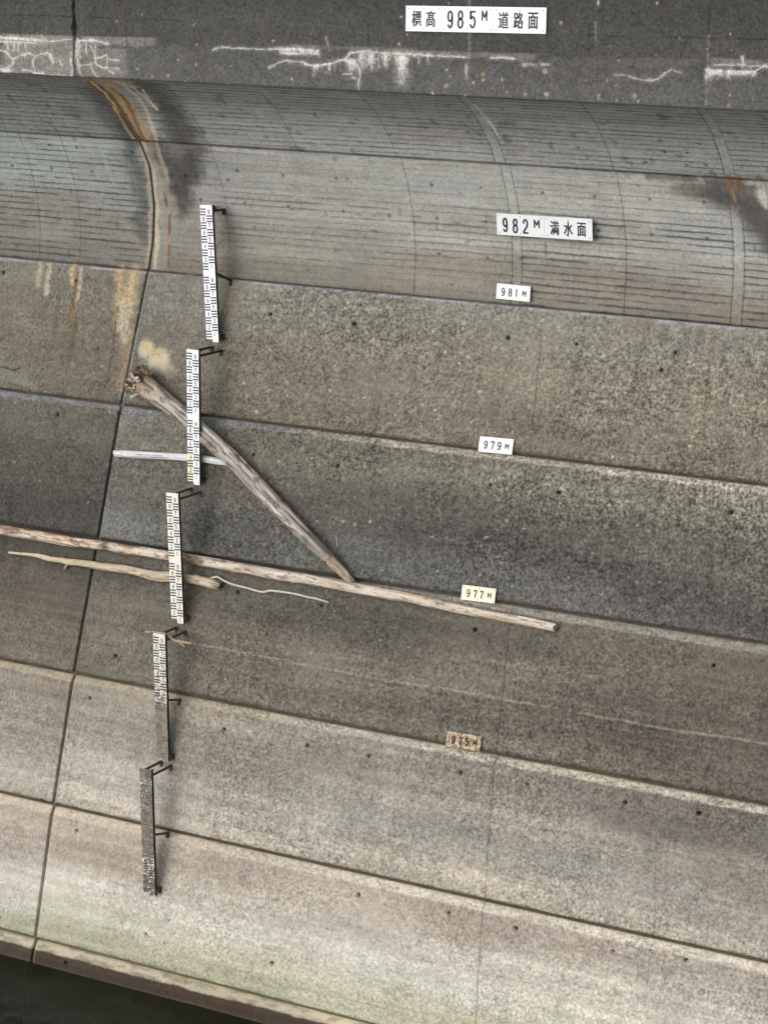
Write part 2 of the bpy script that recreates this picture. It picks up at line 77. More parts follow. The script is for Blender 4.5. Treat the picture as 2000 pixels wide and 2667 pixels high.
TINT={'L5': [(-2.099,12.233,120,117,110),(-0.697,12.107,116,111,102),(-1.948,11.457,112,106,96),(-0.727,11.151,108,101,90),(-1.772,10.568,112,108,98),(-0.385,10.472,104,98,88)],'L3': [(-1.765,10.147,100,97,88),(-0.43,9.936,96,92,84),(-1.589,9.566,84,81,76),(-0.498,9.1,82,79,74),(-1.414,8.57,72,70,67),(-0.507,8.33,74,72,69)],'L1': [(-1.156,7.946,80,76,70),(-1.219,7.52,88,83,75),(-0.501,7.149,98,92,83),(-1.129,6.638,108,101,91),(-0.423,6.333,118,110,99)],'L-1': [(-0.92,5.839,140,130,115),(-0.273,5.826,134,124,108),(-0.835,5.198,138,130,118),(-0.829,4.603,165,156,144),(-0.571,4.292,165,155,142)],'L-3': [(-0.651,3.861,162,148,130),(-0.584,3.458,158,144,128),(-0.579,2.984,180,174,162),(-0.444,2.595,180,182,168),(-0.456,2.237,165,164,134)],'L-5': [(-0.39,1.836,66,57,48)],'R5': [(0.473,12.205,118,117,112),(1.051,11.322,112,106,98),(0.755,10.709,108,103,95),(1.958,12.214,128,124,116),(2.155,11.14,118,113,101),(2.685,10.396,112,107,95),(3.636,12.244,126,123,116),(4.368,11.638,132,127,116),(4.579,10.437,120,114,102),(6.089,12.183,132,128,121),(6.532,11.303,130,124,112),(6.378,10.475,116,110,98),(8.932,12.122,132,128,121),(9.329,11.328,130,124,112),(9.747,10.392,120,114,102)],'R3': [(0.582,10.165,112,111,104),(0.299,9.783,108,105,96),(0.902,9.098,100,98,92),(0.311,8.497,112,113,112),(2.207,10.115,106,102,92),(2.191,9.429,94,91,85),(2.333,8.592,88,87,84),(4.022,10.041,112,109,98),(4.156,9.222,88,86,82),(3.983,8.365,98,98,96),(5.868,9.983,116,113,102),(6.011,9.079,84,82,79),(5.82,8.402,98,98,97),(8.165,10.046,124,121,108),(8.268,9.376,100,98,90),(8.346,8.862,84,82,80),(8.135,8.411,100,99,97),(9.792,10.089,126,122,110),(9.905,9.333,104,101,92),(10.018,8.58,86,84,82),(10.057,8.331,98,97,95)],'R1': [(0.425,7.87,92,88,82),(0.751,7.217,108,102,93),(0.403,6.465,118,111,101),(2.485,7.702,90,86,79),(2.602,7.037,112,105,95),(2.72,6.376,112,105,95),(4.398,7.757,90,86,80),(4.528,7.002,118,111,101),(5.229,6.511,108,101,92),(6.798,7.842,100,95,87),(6.892,7.268,120,114,103),(6.685,6.752,104,98,89),(6.744,6.386,118,112,102),(9.067,7.767,108,102,92),(9.148,7.262,100,94,86),(9.219,6.807,92,86,78),(9.017,6.359,108,101,92),(10.414,7.722,104,98,88),(10.504,7.126,98,92,84),(10.612,6.435,100,94,86)],'R-1': [(0.758,5.997,146,137,120),(0.692,5.462,142,134,121),(0.902,4.915,166,158,146),(0.64,4.282,174,164,150),(2.797,5.879,146,137,122),(2.854,5.435,132,125,114),(2.935,4.825,155,149,138),(3.008,4.27,172,162,147),(5.347,5.709,138,131,119),(5.418,5.173,150,146,137),(5.476,4.745,140,139,132),(5.531,4.315,168,157,142),(7.114,5.862,132,125,114),(7.477,5.287,150,145,135),(8.37,4.981,138,137,130),(7.313,4.346,174,163,146),(9.369,5.799,112,106,97),(9.454,5.139,142,137,126),(10.039,4.789,146,142,134),(9.566,4.278,170,159,143),(10.696,5.841,106,100,91),(10.787,5.145,132,125,113),(10.864,4.548,150,144,133),(10.902,4.249,166,156,142)],'R-3': [(0.901,3.922,168,153,134),(0.744,3.601,160,143,124),(1.018,3.188,184,180,168),(0.889,2.696,180,180,158),(0.954,2.302,168,167,134),(3.073,3.829,164,148,130),(3.142,3.39,172,162,148),(2.947,2.953,188,188,174),(3.271,2.569,176,174,142),(3.33,2.186,165,163,130),(4.988,3.822,168,150,132),(5.045,3.448,170,160,147),(5.094,3.126,190,188,176),(5.176,2.594,178,178,150),(6.811,3.76,160,144,126),(6.873,3.342,182,176,164),(6.642,2.914,190,190,176),(6.704,2.496,176,174,140),(8.529,3.8,158,145,129),(8.598,3.342,176,168,154),(8.658,2.935,182,180,160),(10.425,3.892,158,148,134),(10.49,3.447,168,160,148)],'R-5': [(1.397,1.7,62,52,43)],'CU_L': [(-1.12,15.567,104,106,107),(-0.876,14.918,104,106,106)],'CU_R': [(2.971,15.395,110,112,112),(4.007,14.958,124,126,126),(5.957,15.463,112,114,114),(5.677,14.632,128,130,129),(8.076,15.217,112,115,115),(7.914,14.595,120,124,125),(9.695,15.444,110,112,112),(9.519,14.658,118,121,121)],'CL_L': [(-1.878,14.304,138,146,144),(-0.812,14.305,140,146,144),(-2.04,13.828,134,141,139),(-0.389,13.873,130,134,132),(-1.829,13.091,118,116,110),(-1.843,12.612,110,106,99)],'CL_R': [(0.999,13.965,134,134,130),(0.979,13.055,124,120,112),(0.983,12.537,114,108,98),(3.117,14.111,148,148,143),(2.984,13.431,142,142,137),(2.948,12.915,128,124,115),(2.966,12.525,116,111,101),(5.547,14.096,152,153,149),(5.443,13.381,146,145,140),(5.438,12.723,124,118,108),(7.534,14.001,156,156,151),(7.468,13.315,142,140,134),(7.76,12.7,120,114,104),(9.396,13.578,146,148,145),(9.386,13.147,136,133,126),(9.419,12.53,118,112,102)]}
SIGNS={'985': {'c': [6.522,-2.23,8.922],'w': 1.984,'h': 0.323,'roll': 0.0105,'tilt': 0.0,'lean': -0.027},'982': {'c': [6.767,-0.351,6.149],'w': 1.429,'h': 0.299,'roll': -0.0019,'tilt': -0.14,'lean': -0.055},'981': {'c': [6.275,-0.204,5.19],'w': 0.513,'h': 0.212,'roll': -0.0013,'tilt': 0.06,'lean': 0.031},'979': {'c': [6.353,-0.761,3.12],'w': 0.516,'h': 0.215,'roll': 0.0146,'tilt': 0.291,'lean': -0.066},'977': {'c': [6.417,-1.293,1.109],'w': 0.515,'h': 0.205,'roll': 0.0208,'tilt': 0.262,'lean': -0.058},'975': {'c': [6.528,-1.838,-0.864],'w': 0.522,'h': 0.207,'roll': 0.0147,'tilt': 0.278,'lean': -0.077}}
STAFF=[{'Y': -0.588,'c': [[1.357,6.106],[1.568,6.111],[1.704,4.098],[1.501,4.117]],'w': 0.211,'topgap': 0.298},{'Y': -1.156,'c': [[1.501,4.054],[1.724,4.06],[1.741,2.047],[1.555,2.073]],'w': 0.223,'topgap': 0.671},{'Y': -1.693,'c': [[1.517,2.008],[1.72,2.012],[1.833,0.057],[1.619,0.068]],'w': 0.203,'topgap': 0.642},{'Y': -2.178,'c': [[1.61,-0.002],[1.827,0.011],[1.901,-1.937],[1.68,-1.955]],'w': 0.217,'topgap': 0.585},{'Y': -2.605,'c': [[1.673,-1.94],[1.866,-1.933],[1.942,-3.888],[1.75,-3.9]],'w': 0.193,'topgap': 0.546}]
LOGS={'A': [[0.437,-0.9,3.478,0.1915],[0.536,-0.903,3.431,0.1809],[0.737,-0.896,3.322,0.1436],[1.062,-0.932,3.153,0.1303],[1.378,-0.969,2.985,0.125],[1.726,-1.007,2.805,0.1223],[2.065,-1.058,2.605,0.1223],[2.4,-1.104,2.4,0.1197],[2.633,-1.14,2.246,0.117],[2.959,-1.19,2.022,0.1144],[3.302,-1.24,1.796,0.109],[3.693,-1.299,1.537,0.1011],[4.042,-1.347,1.317,0.0957],[4.193,-1.354,1.21,0.0851],[4.324,-1.361,1.117,0.0691],[4.456,-1.37,1.019,0.0532]],'B': [[-3.652,-1.445,0.858,0.0798],[-2.594,-1.434,0.916,0.0798],[-1.71,-1.424,0.953,0.0771],[-0.981,-1.425,0.961,0.0771],[-0.315,-1.427,0.956,0.0771],[0.291,-1.418,0.972,0.0745],[0.86,-1.42,0.974,0.0771],[1.457,-1.416,0.98,0.0745],[2.074,-1.415,0.973,0.0745],[2.722,-1.418,0.968,0.0771],[3.26,-1.416,0.958,0.0771],[3.749,-1.41,0.965,0.0745],[4.381,-1.41,0.949,0.0745],[5.001,-1.41,0.934,0.0745],[5.368,-1.411,0.927,0.0745],[5.732,-1.41,0.908,0.0718],[6.268,-1.405,0.883,0.0665],[6.804,-1.403,0.865,0.0638],[7.26,-1.398,0.858,0.0612],[7.622,-1.395,0.842,0.0585]],'C': [[-1.526,-1.45,0.63,0.0186],[-1.327,-1.452,0.64,0.0239],[-1.145,-1.452,0.653,0.0266],[-0.964,-1.457,0.658,0.0319],[-0.809,-1.468,0.649,0.0399],[-0.696,-1.468,0.644,0.0399],[-0.521,-1.469,0.654,0.0426],[-0.365,-1.478,0.65,0.0505],[-0.126,-1.477,0.663,0.0532],[0.271,-1.481,0.669,0.0585],[0.612,-1.482,0.68,0.0612],[0.903,-1.484,0.674,0.0638],[1.173,-1.499,0.663,0.0745],[1.324,-1.5,0.668,0.0771],[1.541,-1.49,0.691,0.0745],[1.772,-1.483,0.699,0.0691],[1.972,-1.482,0.699,0.0691],[2.141,-1.486,0.689,0.0718],[2.256,-1.489,0.678,0.0718],[2.316,-1.479,0.661,0.0585]],'C1': [[-0.366,-1.478,0.641,0.0319],[-0.411,-1.484,0.588,0.0239],[-0.441,-1.492,0.549,0.0213],[-0.451,-1.489,0.529,0.0133]],'C2': [[-0.97,-1.454,0.66,0.016],[-0.973,-1.44,0.699,0.0106],[-0.975,-1.427,0.72,0.0053]],'C3': [[1.01,-1.459,0.667,0.0213],[0.997,-1.439,0.714,0.016],[0.983,-1.429,0.739,0.0117]],'C4': [[2.124,-1.46,0.745,0.017],[2.024,-1.459,0.748,0.016],[1.94,-1.454,0.758,0.0133],[1.867,-1.445,0.775,0.0085]],'D': [[2.039,-1.431,0.727,0.0138],[2.124,-1.428,0.744,0.016],[2.239,-1.42,0.777,0.017],[2.344,-1.43,0.748,0.0181],[2.51,-1.424,0.706,0.0176],[2.744,-1.427,0.689,0.017],[2.98,-1.433,0.668,0.017],[3.072,-1.429,0.677,0.017],[3.171,-1.422,0.708,0.017],[3.573,-1.417,0.714,0.017],[3.76,-1.419,0.7,0.0165],[3.9,-1.418,0.698,0.0165],[4.014,-1.419,0.686,0.0149],[4.109,-1.419,0.672,0.0122]],'E': [[0.187,-1.031,2.321,0.0505],[0.444,-1.031,2.34,0.0559],[0.92,-1.022,2.371,0.0559],[1.189,-1.017,2.391,0.0559],[1.444,-1.013,2.406,0.0559],[1.722,-1.006,2.417,0.0532],[1.921,-1.004,2.412,0.0505],[2.08,-1.003,2.408,0.0479],[2.182,-0.997,2.402,0.0426]],'G': [[4.068,-1.159,1.61,0.0053],[4.081,-1.17,1.575,0.0085],[4.099,-1.182,1.523,0.0074],[4.116,-1.199,1.449,0.0048]],'F': [[1.492,-2.198,0.021,0.017],[1.519,-2.178,0.009,0.0245],[1.56,-2.158,0.005,0.0223],[1.58,-2.138,0.009,0.0138],[1.667,-2.118,0.006,0.0128],[1.774,-2.098,0.001,0.0138],[1.814,-2.078,-0.027,0.016],[1.868,-2.058,-0.07,0.0191],[1.909,-2.038,-0.098,0.0181],[1.962,-2.018,-0.106,0.0191],[2.043,-1.998,-0.109,0.017],[2.096,-1.978,-0.118,0.017],[2.136,-1.958,-0.122,0.0138]],'F1': [[1.975,-2.038,-0.105,0.0149],[2.016,-2.028,-0.136,0.0117],[2.063,-2.018,-0.183,0.0074]],'F2': [[2.009,-2.028,-0.096,0.0085],[2.022,-2.018,-0.137,0.0074],[2.029,-2.008,-0.167,0.0048]]}

# ------------------------------------------------------------------ helpers
_T = np.random.RandomState(7).rand(256, 256)
def vn(x, y, seed=0):
    x = np.asarray(x, float) + seed * 37.17; y = np.asarray(y, float) + seed * 11.73
    ix = np.floor(x).astype(np.int64); iy = np.floor(y).astype(np.int64)
    fx = x - ix; fy = y - iy; fx = fx * fx * (3 - 2 * fx); fy = fy * fy * (3 - 2 * fy)
    a = _T[ix & 255, iy & 255]; b = _T[(ix + 1) & 255, iy & 255]; c = _T[ix & 255, (iy + 1) & 255]; d = _T[(ix + 1) & 255, (iy + 1) & 255]
    return (a * (1 - fx) + b * fx) * (1 - fy) + (c * (1 - fx) + d * fx) * fy
def fbm(x, y, seed=0, o=4, g=0.5):
    t = 0; a = 1; n = 0
    for i in range(o):
        t = t + a * vn(x * 2 ** i, y * 2 ** i, seed + i * 3); n += a; a *= g
    return t / n
def fbm3(x, y, z, seed=0, o=4, g=0.5):
    t = 0; a = 1; n = 0
    for i in range(o):
        zz = np.asarray(z, float) * 2 ** i + i * 5.3; iz = np.floor(zz); f = zz - iz; f = f * f * (3 - 2 * f)
        X_ = x * 2 ** i + seed * 3.7; Y_ = y * 2 ** i + seed * 1.9
        t = t + a * (vn(X_ + iz * 17.31, Y_ + iz * 9.17) * (1 - f) + vn(X_ + (iz + 1) * 17.31, Y_ + (iz + 1) * 9.17) * f); n += a; a *= g
    return t / n
def lin(c):
    c = np.asarray(c, float) / 255.0
    return np.where(c <= 0.04045, c / 12.92, ((c + 0.055) / 1.055) ** 2.4)
def alb(c, k=1.0): return np.clip(lin(c) / KEXP * k, 0.003, 0.85)
def sst(a, b, x): t = np.clip((x - a) / (b - a), 0, 1); return t * t * (3 - 2 * t)
def tag(o, label=None, cat=None, group=None, kind=None):
    if label: o['label'] = label
    if cat: o['category'] = cat
    if group: o['group'] = group
    if kind: o['kind'] = kind
    return o
def empty(name, loc=(0, 0, 0)):
    o = bpy.data.objects.new(name, None); o.location = loc; o.empty_display_size = 0.2; COL.objects.link(o); return o
def link(name, me, mat, parent=None, keep=True):
    o = bpy.data.objects.new(name, me); COL.objects.link(o)
    for m in (mat if isinstance(mat, (list, tuple)) else [mat]): me.materials.append(m)
    if parent:
        o.parent = parent
        if keep: o.matrix_parent_inverse = Matrix.Translation(-Vector(parent.location))
    return o
def mesh_np(name, V, F, col=None, smooth=True, quad=True):
    me = bpy.data.meshes.new(name); V = np.ascontiguousarray(V, dtype=np.float32); F = np.ascontiguousarray(F, dtype=np.int32)
    n = F.shape[1]
    me.vertices.add(len(V)); me.vertices.foreach_set('co', V.ravel())
    me.loops.add(F.size); me.loops.foreach_set('vertex_index', F.ravel())
    me.polygons.add(len(F)); me.polygons.foreach_set('loop_start', np.arange(0, F.size, n, dtype=np.int32))
    me.polygons.foreach_set('use_smooth', np.full(len(F), smooth))
    me.update(calc_edges=True)
    if col is not None:
        at = me.color_attributes.new('tint', 'FLOAT_COLOR', 'POINT'); at.data.foreach_set('color', np.ascontiguousarray(col, dtype=np.float32).ravel())
    return me
def grid_faces(nr, nc):
    i = np.arange(nr - 1)[:, None] * nc + np.arange(nc - 1)[None, :]
    return np.stack([i, i + 1, i + nc + 1, i + nc], -1).reshape(-1, 4)

class MB:                                    # collects polygons into one mesh
    def __init__(s): s.v = []; s.f = []; s.m = []
    def poly(s, pts, mi=0):
        b = len(s.v); s.v += [tuple(p) for p in pts]; s.f.append(tuple(range(b, b + len(pts)))); s.m.append(mi)
    def box(s, a, b, mi=0, bev=0.0):
        x0, y0, z0 = a; x1, y1, z1 = b; n = len(s.v)
        s.v += [(x, y, z) for x in (x0, x1) for y in (y0, y1) for z in (z0, z1)]
        for q in ((0, 1, 3, 2), (4, 6, 7, 5), (0, 4, 5, 1), (2, 3, 7, 6), (0, 2, 6, 4), (1, 5, 7, 3)):
            s.f.append(tuple(n + k for k in q)); s.m.append(mi)
    def bar(s, p, q, w, h, mi=0):             # rectangular bar p -> q
        p = Vector(p); q = Vector(q); d = (q - p).normalized(); u = d.cross(Vector((0, 0, 1)))
        if u.length < .1: u = Vector((1, 0, 0))
        u = u.normalized() * w / 2; v = d.cross(u).normalized() * h / 2; n = len(s.v)
        for c in (p, q): s.v += [tuple(c + a * u + b * v) for a, b in ((-1, -1), (1, -1), (1, 1), (-1, 1))]
        for f in ((0, 3, 2, 1), (4, 5, 6, 7), (0, 1, 5, 4), (1, 2, 6, 5), (2, 3, 7, 6), (3, 0, 4, 7)):
            s.f.append(tuple(n + k for k in f)); s.m.append(mi)
    def ribbon(s, pts, w, y, mi=0):           # painted stroke in the XZ plane at depth y, round ends
        pts = [Vector((a, b)) for a, b in pts]; L = []; R = []
        for i, p in enumerate(pts):
            a = pts[max(i - 1, 0)]; b = pts[min(i + 1, len(pts) - 1)]; d = (b - a).normalized(); nn = Vector((-d.y, d.x)) * w / 2
            if 0 < i < len(pts) - 1:
                d1 = (p - a).normalized(); c = abs(Vector((-d1.y, d1.x)).dot(nn.normalized())); nn = nn / max(c, .6)
            L.append(p + nn); R.append(p - nn)
        for i in range(len(pts) - 1):
            s.poly([(L[i].x, y, L[i].y), (R[i].x, y, R[i].y), (R[i + 1].x, y, R[i + 1].y), (L[i + 1].x, y, L[i + 1].y)], mi)
        for p, o in ((pts[0], pts[1]), (pts[-1], pts[-2])):
            d = (p - o).normalized(); a0 = math.atan2(d.y, d.x)
            s.poly([(p.x + w / 2 * math.cos(a0 + t), y + 0.0001, p.y + w / 2 * math.sin(a0 + t)) for t in [(-90 + 30 * k) * math.pi / 180 for k in range(7)]][::-1], mi)
    def disc(s, c, r, y, mi=0, n=8):
        s.poly([(c[0] + r * math.cos(t), y, c[1] + r * math.sin(t)) for t in [2 * math.pi * k / n for k in range(n)]][::-1], mi)
    def build(s, name, mats, parent=None, keep=True, smooth=False):
        me = bpy.data.meshes.new(name); me.from_pydata(s.v, [], s.f); me.update()
        me.polygons.foreach_set('material_index', s.m)
        if smooth: me.polygons.foreach_set('use_smooth', [True] * len(s.f))
        return link(name, me, mats, parent, keep)

# ------------------------------------------------------------------ materials
def newmat(name):
    m = bpy.data.materials.new(name); m.use_nodes = True; n = m.node_tree
    b = n.nodes['Principled BSDF']; b.inputs['Roughness'].default_value = 0.9; b.inputs['Specular IOR Level'].default_value = 0.25
    return m, n, b
def N(n, t, **k):
    x = n.nodes.new(t)
    for a, v in k.items(): setattr(x, a, v)
    return x
def math_(n, op, a, b=None, clamp=False):
    x = N(n, 'ShaderNodeMath', operation=op); x.use_clamp = clamp
    for i, v in enumerate((a, b)):
        if v is None: continue
        if isinstance(v, (int, float)): x.inputs[i].default_value = v
        else: n.links.new(v, x.inputs[i])
    return x.outputs[0]
def noise(n, vec, scale, detail=4, rough=.5):
    x = N(n, 'ShaderNodeTexNoise'); x.inputs['Scale'].default_value = scale; x.inputs['Detail'].default_value = detail; x.inputs['Roughness'].default_value = rough
    n.links.new(vec, x.inputs['Vector']); return x.outputs['Fac']
def mixc(n, fac, a, b, mode='MIX'):
    x = N(n, 'ShaderNodeMix', data_type='RGBA', blend_type=mode)
    for i, v in ((0, fac), (6, a), (7, b)):
        if isinstance(v, (int, float)): x.inputs[i].default_value = v
        elif isinstance(v, tuple): x.inputs[i].default_value = v if len(v) == 4 else (*v, 1)
        else: n.links.new(v, x.inputs[i])
    return x.outputs[2]
def ramp(n, fac, pts):
    x = N(n, 'ShaderNodeValToRGB'); e = x.color_ramp.elements
    while len(e) < len(pts): e.new(.5)
    for k, (p, v) in enumerate(pts): e[k].position = p; e[k].color = (v, v, v, 1)
    n.links.new(fac, x.inputs[0]); return x.outputs[0]

def concrete():
    # albedo from the weathering attribute; its alpha says how coarse the exposed aggregate is
    m, n, b = newmat('weathered_concrete')
    at = N(n, 'ShaderNodeAttribute', attribute_name='tint'); tc = N(n, 'ShaderNodeTexCoord'); ob = tc.outputs['Object']
    g = at.outputs['Alpha']
    n1 = noise(n, ob, 24, 5, .72); n2 = noise(n, ob, 9, 4, .62); n3 = noise(n, ob, 85, 3, .6)
    c1 = ramp(n, n1, [(.34, 0.0), (.5, .5), (.66, 1.0)]); c2 = ramp(n, n2, [(.3, 0), (.7, 1)]); c3 = ramp(n, n3, [(.28, 0), (.72, 1)])
    s = math_(n, 'ADD', math_(n, 'MULTIPLY', math_(n, 'SUBTRACT', c1, .5), GRAIN[0]), math_(n, 'MULTIPLY', math_(n, 'SUBTRACT', c2, .5), GRAIN[1]))
    s = math_(n, 'ADD', s, math_(n, 'MULTIPLY', math_(n, 'SUBTRACT', c3, .5), GRAIN[2]))
    s = math_(n, 'MULTIPLY', s, g)
    mul = math_(n, 'MAXIMUM', math_(n, 'ADD', 1.0, s), .3)
    comb = N(n, 'ShaderNodeCombineColor'); [n.links.new(mul, comb.inputs[i]) for i in range(3)]
    col = mixc(n, 1.0, at.outputs['Color'], comb.outputs[0], 'MULTIPLY')
    # stone chips: pale and dark aggregate
    v = N(n, 'ShaderNodeTexVoronoi'); v.inputs['Scale'].default_value = 19
    dv = N(n, 'ShaderNodeTexNoise'); dv.inputs['Scale'].default_value = 30; n.links.new(ob, dv.inputs['Vector'])
    va = N(n, 'ShaderNodeMix', data_type='VECTOR'); va.inputs[0].default_value = .06; n.links.new(ob, va.inputs[4]); n.links.new(dv.outputs['Color'], va.inputs[5]); n.links.new(va.outputs[1], v.inputs['Vector'])
    rnd = N(n, 'ShaderNodeSeparateColor'); n.links.new(v.outputs['Color'], rnd.inputs[0])
    r0 = rnd.outputs[0]; size = math_(n, 'MULTIPLY', rnd.outputs[1], .38)
    chip = math_(n, 'LESS_THAN', v.outputs['Distance'], size)
    pale = math_(n, 'MULTIPLY', math_(n, 'MULTIPLY', chip, math_(n, 'GREATER_THAN', r0, .975)), math_(n, 'MULTIPLY', g, .5), clamp=True)
    dark = math_(n, 'MULTIPLY', math_(n, 'MULTIPLY', chip, math_(n, 'LESS_THAN', r0, .10)), math_(n, 'MULTIPLY', g, .22), clamp=True)
    col = mixc(n, pale, col, (.42, .40, .35, 1)); col = mixc(n, dark, col, (.05, .048, .042, 1))
    # tint variation warm / cool
    n4 = noise(n, ob, 5.0, 4, .6)
    col = mixc(n, math_(n, 'MULTIPLY', ramp(n, n4, [(.35, 0), (.65, 1)]), .25), col, mixc(n, 1.0, col, (1.07, 1.0, .90, 1), 'MULTIPLY'))
    n.links.new(col, b.inputs['Base Color'])
    bp = N(n, 'ShaderNodeBump'); bp.inputs['Distance'].default_value = 0.02
    n.links.new(math_(n, 'MULTIPLY', g, 0.75, clamp=True), bp.inputs['Strength'])
    h = math_(n, 'ADD', n1, math_(n, 'MULTIPLY', n3, .5)); n.links.new(h, bp.inputs['Height']); n.links.new(bp.outputs[0], b.inputs['Normal'])
    return m
GRAIN = (1.05, .36, .34)
M_CON = concrete()

def wood():
    m, n, b = newmat('driftwood')
    at = N(n, 'ShaderNodeAttribute', attribute_name='tint'); tc = N(n, 'ShaderNodeTexCoord')
    n1 = noise(n, tc.outputs['Object'], 45, 4, .7); c1 = ramp(n, n1, [(.3, .78), (.7, 1.18)])
    n.links.new(mixc(n, 1.0, at.outputs['Color'], c1, 'MULTIPLY'), b.inputs['Base Color'])
    bp = N(n, 'ShaderNodeBump'); bp.inputs['Distance'].default_value = 0.006; bp.inputs['Strength'].default_value = .6
    n.links.new(n1, bp.inputs['Height']); n.links.new(bp.outputs[0], b.inputs['Normal'])
    return m
M_WOOD = wood()

def simple(name, c, rough=.5, nscale=20, amt=.3, c2=None, metal=0.0):
    m, n, b = newmat(name); b.inputs['Roughness'].default_value = rough; b.inputs['Metallic'].default_value = metal
    tc = N(n, 'ShaderNodeTexCoord'); f = noise(n, tc.outputs['Object'], nscale, 5, .65)
    f = ramp(n, f, [(.38, 0), (.68, 1)])
    c2 = c2 or tuple(k * .5 for k in c)
    n.links.new(mixc(n, math_(n, 'MULTIPLY', f, amt), (*c, 1), (*c2, 1)), b.inputs['Base Color'])
    return m
M_STEEL = simple('rusty_steel', (.030, .026, .023), .75, 30, .8, (.075, .05, .036))
M_STEELD = simple('muddy_steel', (.10, .09, .075), .85, 30, .7, (.05, .04, .032))
M_WHITE = simple('sign_enamel', (.80, .82, .84), .28, 6, .12, (.66, .70, .74))
M_CREAM = simple('yellowed_enamel', (.80, .77, .60), .35, 8, .3, (.66, .62, .44))
M_INK = simple('sign_paint_dark', (.018, .028, .045), .45, 30, .25, (.05, .06, .08))
M_INKB = simple('sign_paint_brown', (.06, .048, .025), .5, 30, .3, (.1, .08, .05))
M_SCREW = simple('screw_head', (.22, .21, .19), .5, 50, .5)
M_BACK = simple('sign_back', (.05, .05, .05), .7)
M_SEAL = simple('joint_filler', (.13, .115, .095), .95, 12, .6, (.05, .045, .04))

def rusted_sign():
    m, n, b = newmat('rust_eaten_enamel'); b.inputs['Roughness'].default_value = .7
    tc = N(n, 'ShaderNodeTexCoord'); f = noise(n, tc.outputs['Object'], 17, 5, .6)
    c = mixc(n, ramp(n, f, [(.44, 0), (.54, 1)]), (.62, .52, .38, 1), (.27, .17, .115, 1))
    f2 = noise(n, tc.outputs['Object'], 42, 3, .6)
    c = mixc(n, ramp(n, f2, [(.55, 0), (.66, 1)]), c, (.16, .12, .06, 1)); n.links.new(c, b.inputs['Base Color']); return m
M_RUST = rusted_sign()

def gauge_mat(name, base, zramp, mud, seed=0., yellow=None):
    # zramp: (height on the plate in 0..1, how much mud covers it)
    m, n, b = newmat(name); b.inputs['Roughness'].default_value = .45
    tc = N(n, 'ShaderNodeTexCoord'); sp = N(n, 'ShaderNodeSeparateXYZ'); n.links.new(tc.outputs['Object'], sp.inputs[0])
    t = math_(n, 'MULTIPLY', sp.outputs[2], 0.5)
    mp = N(n, 'ShaderNodeMapping'); mp.inputs['Location'].default_value = (seed, seed, seed); mp.inputs['Scale'].default_value = (1, 1, 1.6); n.links.new(tc.outputs['Object'], mp.inputs[0])
    f = noise(n, mp.outputs[0], 16, 5, .68)
    g = ramp(n, t, zramp)
    k = math_(n, 'ADD', math_(n, 'SUBTRACT', math_(n, 'MULTIPLY', f, 1.9), .95), math_(n, 'SUBTRACT', g, .5))
    k = math_(n, 'MULTIPLY', math_(n, 'ADD', k, .04), 14, clamp=True)
    c = (*base, 1)
    if yellow:
        xm = math_(n, 'LESS_THAN', sp.outputs[0], 0.0); zm = ramp(n, t, yellow)
        c = mixc(n, math_(n, 'MULTIPLY', xm, zm), (*base, 1), (.80, .78, .56, 1))
    f2 = noise(n, mp.outputs[0], 30, 4, .7)
    f3 = noise(n, mp.outputs[0], 9, 3, .6)
    md = mixc(n, ramp(n, f2, [(.38, 0), (.62, 1)]), (*mud, 1), (*[q * .42 for q in mud], 1)); md = mixc(n, ramp(n, f3, [(.4, 0), (.6, .55)]), md, (*[min(.5, q * 1.7) for q in mud], 1))
    n.links.new(mixc(n, k, c, md), b.inputs['Base Color']); return m

def water_mat():
    m, n, b = newmat('reservoir_water'); out = n.nodes['Material Output']; n.nodes.remove(b)
    tc = N(n, 'ShaderNodeTexCoord'); f = noise(n, tc.outputs['Object'], 1.1, 4, .55); f2 = noise(n, tc.outputs['Object'], 6, 3, .5)
    bp = N(n, 'ShaderNodeBump'); bp.inputs['Strength'].default_value = .9; bp.inputs['Distance'].default_value = .12
    n.links.new(math_(n, 'ADD', f, math_(n, 'MULTIPLY', f2, .2)), bp.inputs['Height'])
    gl = N(n, 'ShaderNodeBsdfGlossy'); gl.inputs['Roughness'].default_value = .06; gl.inputs['Color'].default_value = (.62, .78, .72, 1); n.links.new(bp.outputs[0], gl.inputs['Normal'])
    tr_ = N(n, 'ShaderNodeBsdfTransparent'); tr_.inputs['Color'].default_value = (.85, .88, .80, 1)
    df = N(n, 'ShaderNodeBsdfDiffuse'); df.inputs['Color'].default_value = (.062, .068, .050, 1); tr = N(n, 'ShaderNodeMixShader'); n.links.new(ramp(n, f, [(.35, .22), (.7, .5)]), tr.inputs[0]); n.links.new(tr_.outputs[0], tr.inputs[1]); n.links.new(df.outputs[0], tr.inputs[2])
    fr = N(n, 'ShaderNodeFresnel'); fr.inputs['IOR'].default_value = 1.17; n.links.new(bp.outputs[0], fr.inputs['Normal'])
    mx = N(n, 'ShaderNodeMixShader'); n.links.new(math_(n, 'MULTIPLY', fr.outputs[0], .8), mx.inputs[0]); n.links.new(tr.outputs[0], mx.inputs[1]); n.links.new(gl.outputs[0], mx.inputs[2])
    n.links.new(mx.outputs[0], out.inputs['Surface'])
    va = N(n, 'ShaderNodeVolumeAbsorption'); va.inputs['Color'].default_value = (.55, .50, .34, 1); va.inputs['Density'].default_value = 1.6
    n.links.new(va.outputs[0], out.inputs['Volume'])
    return m
M_WATER = water_mat()

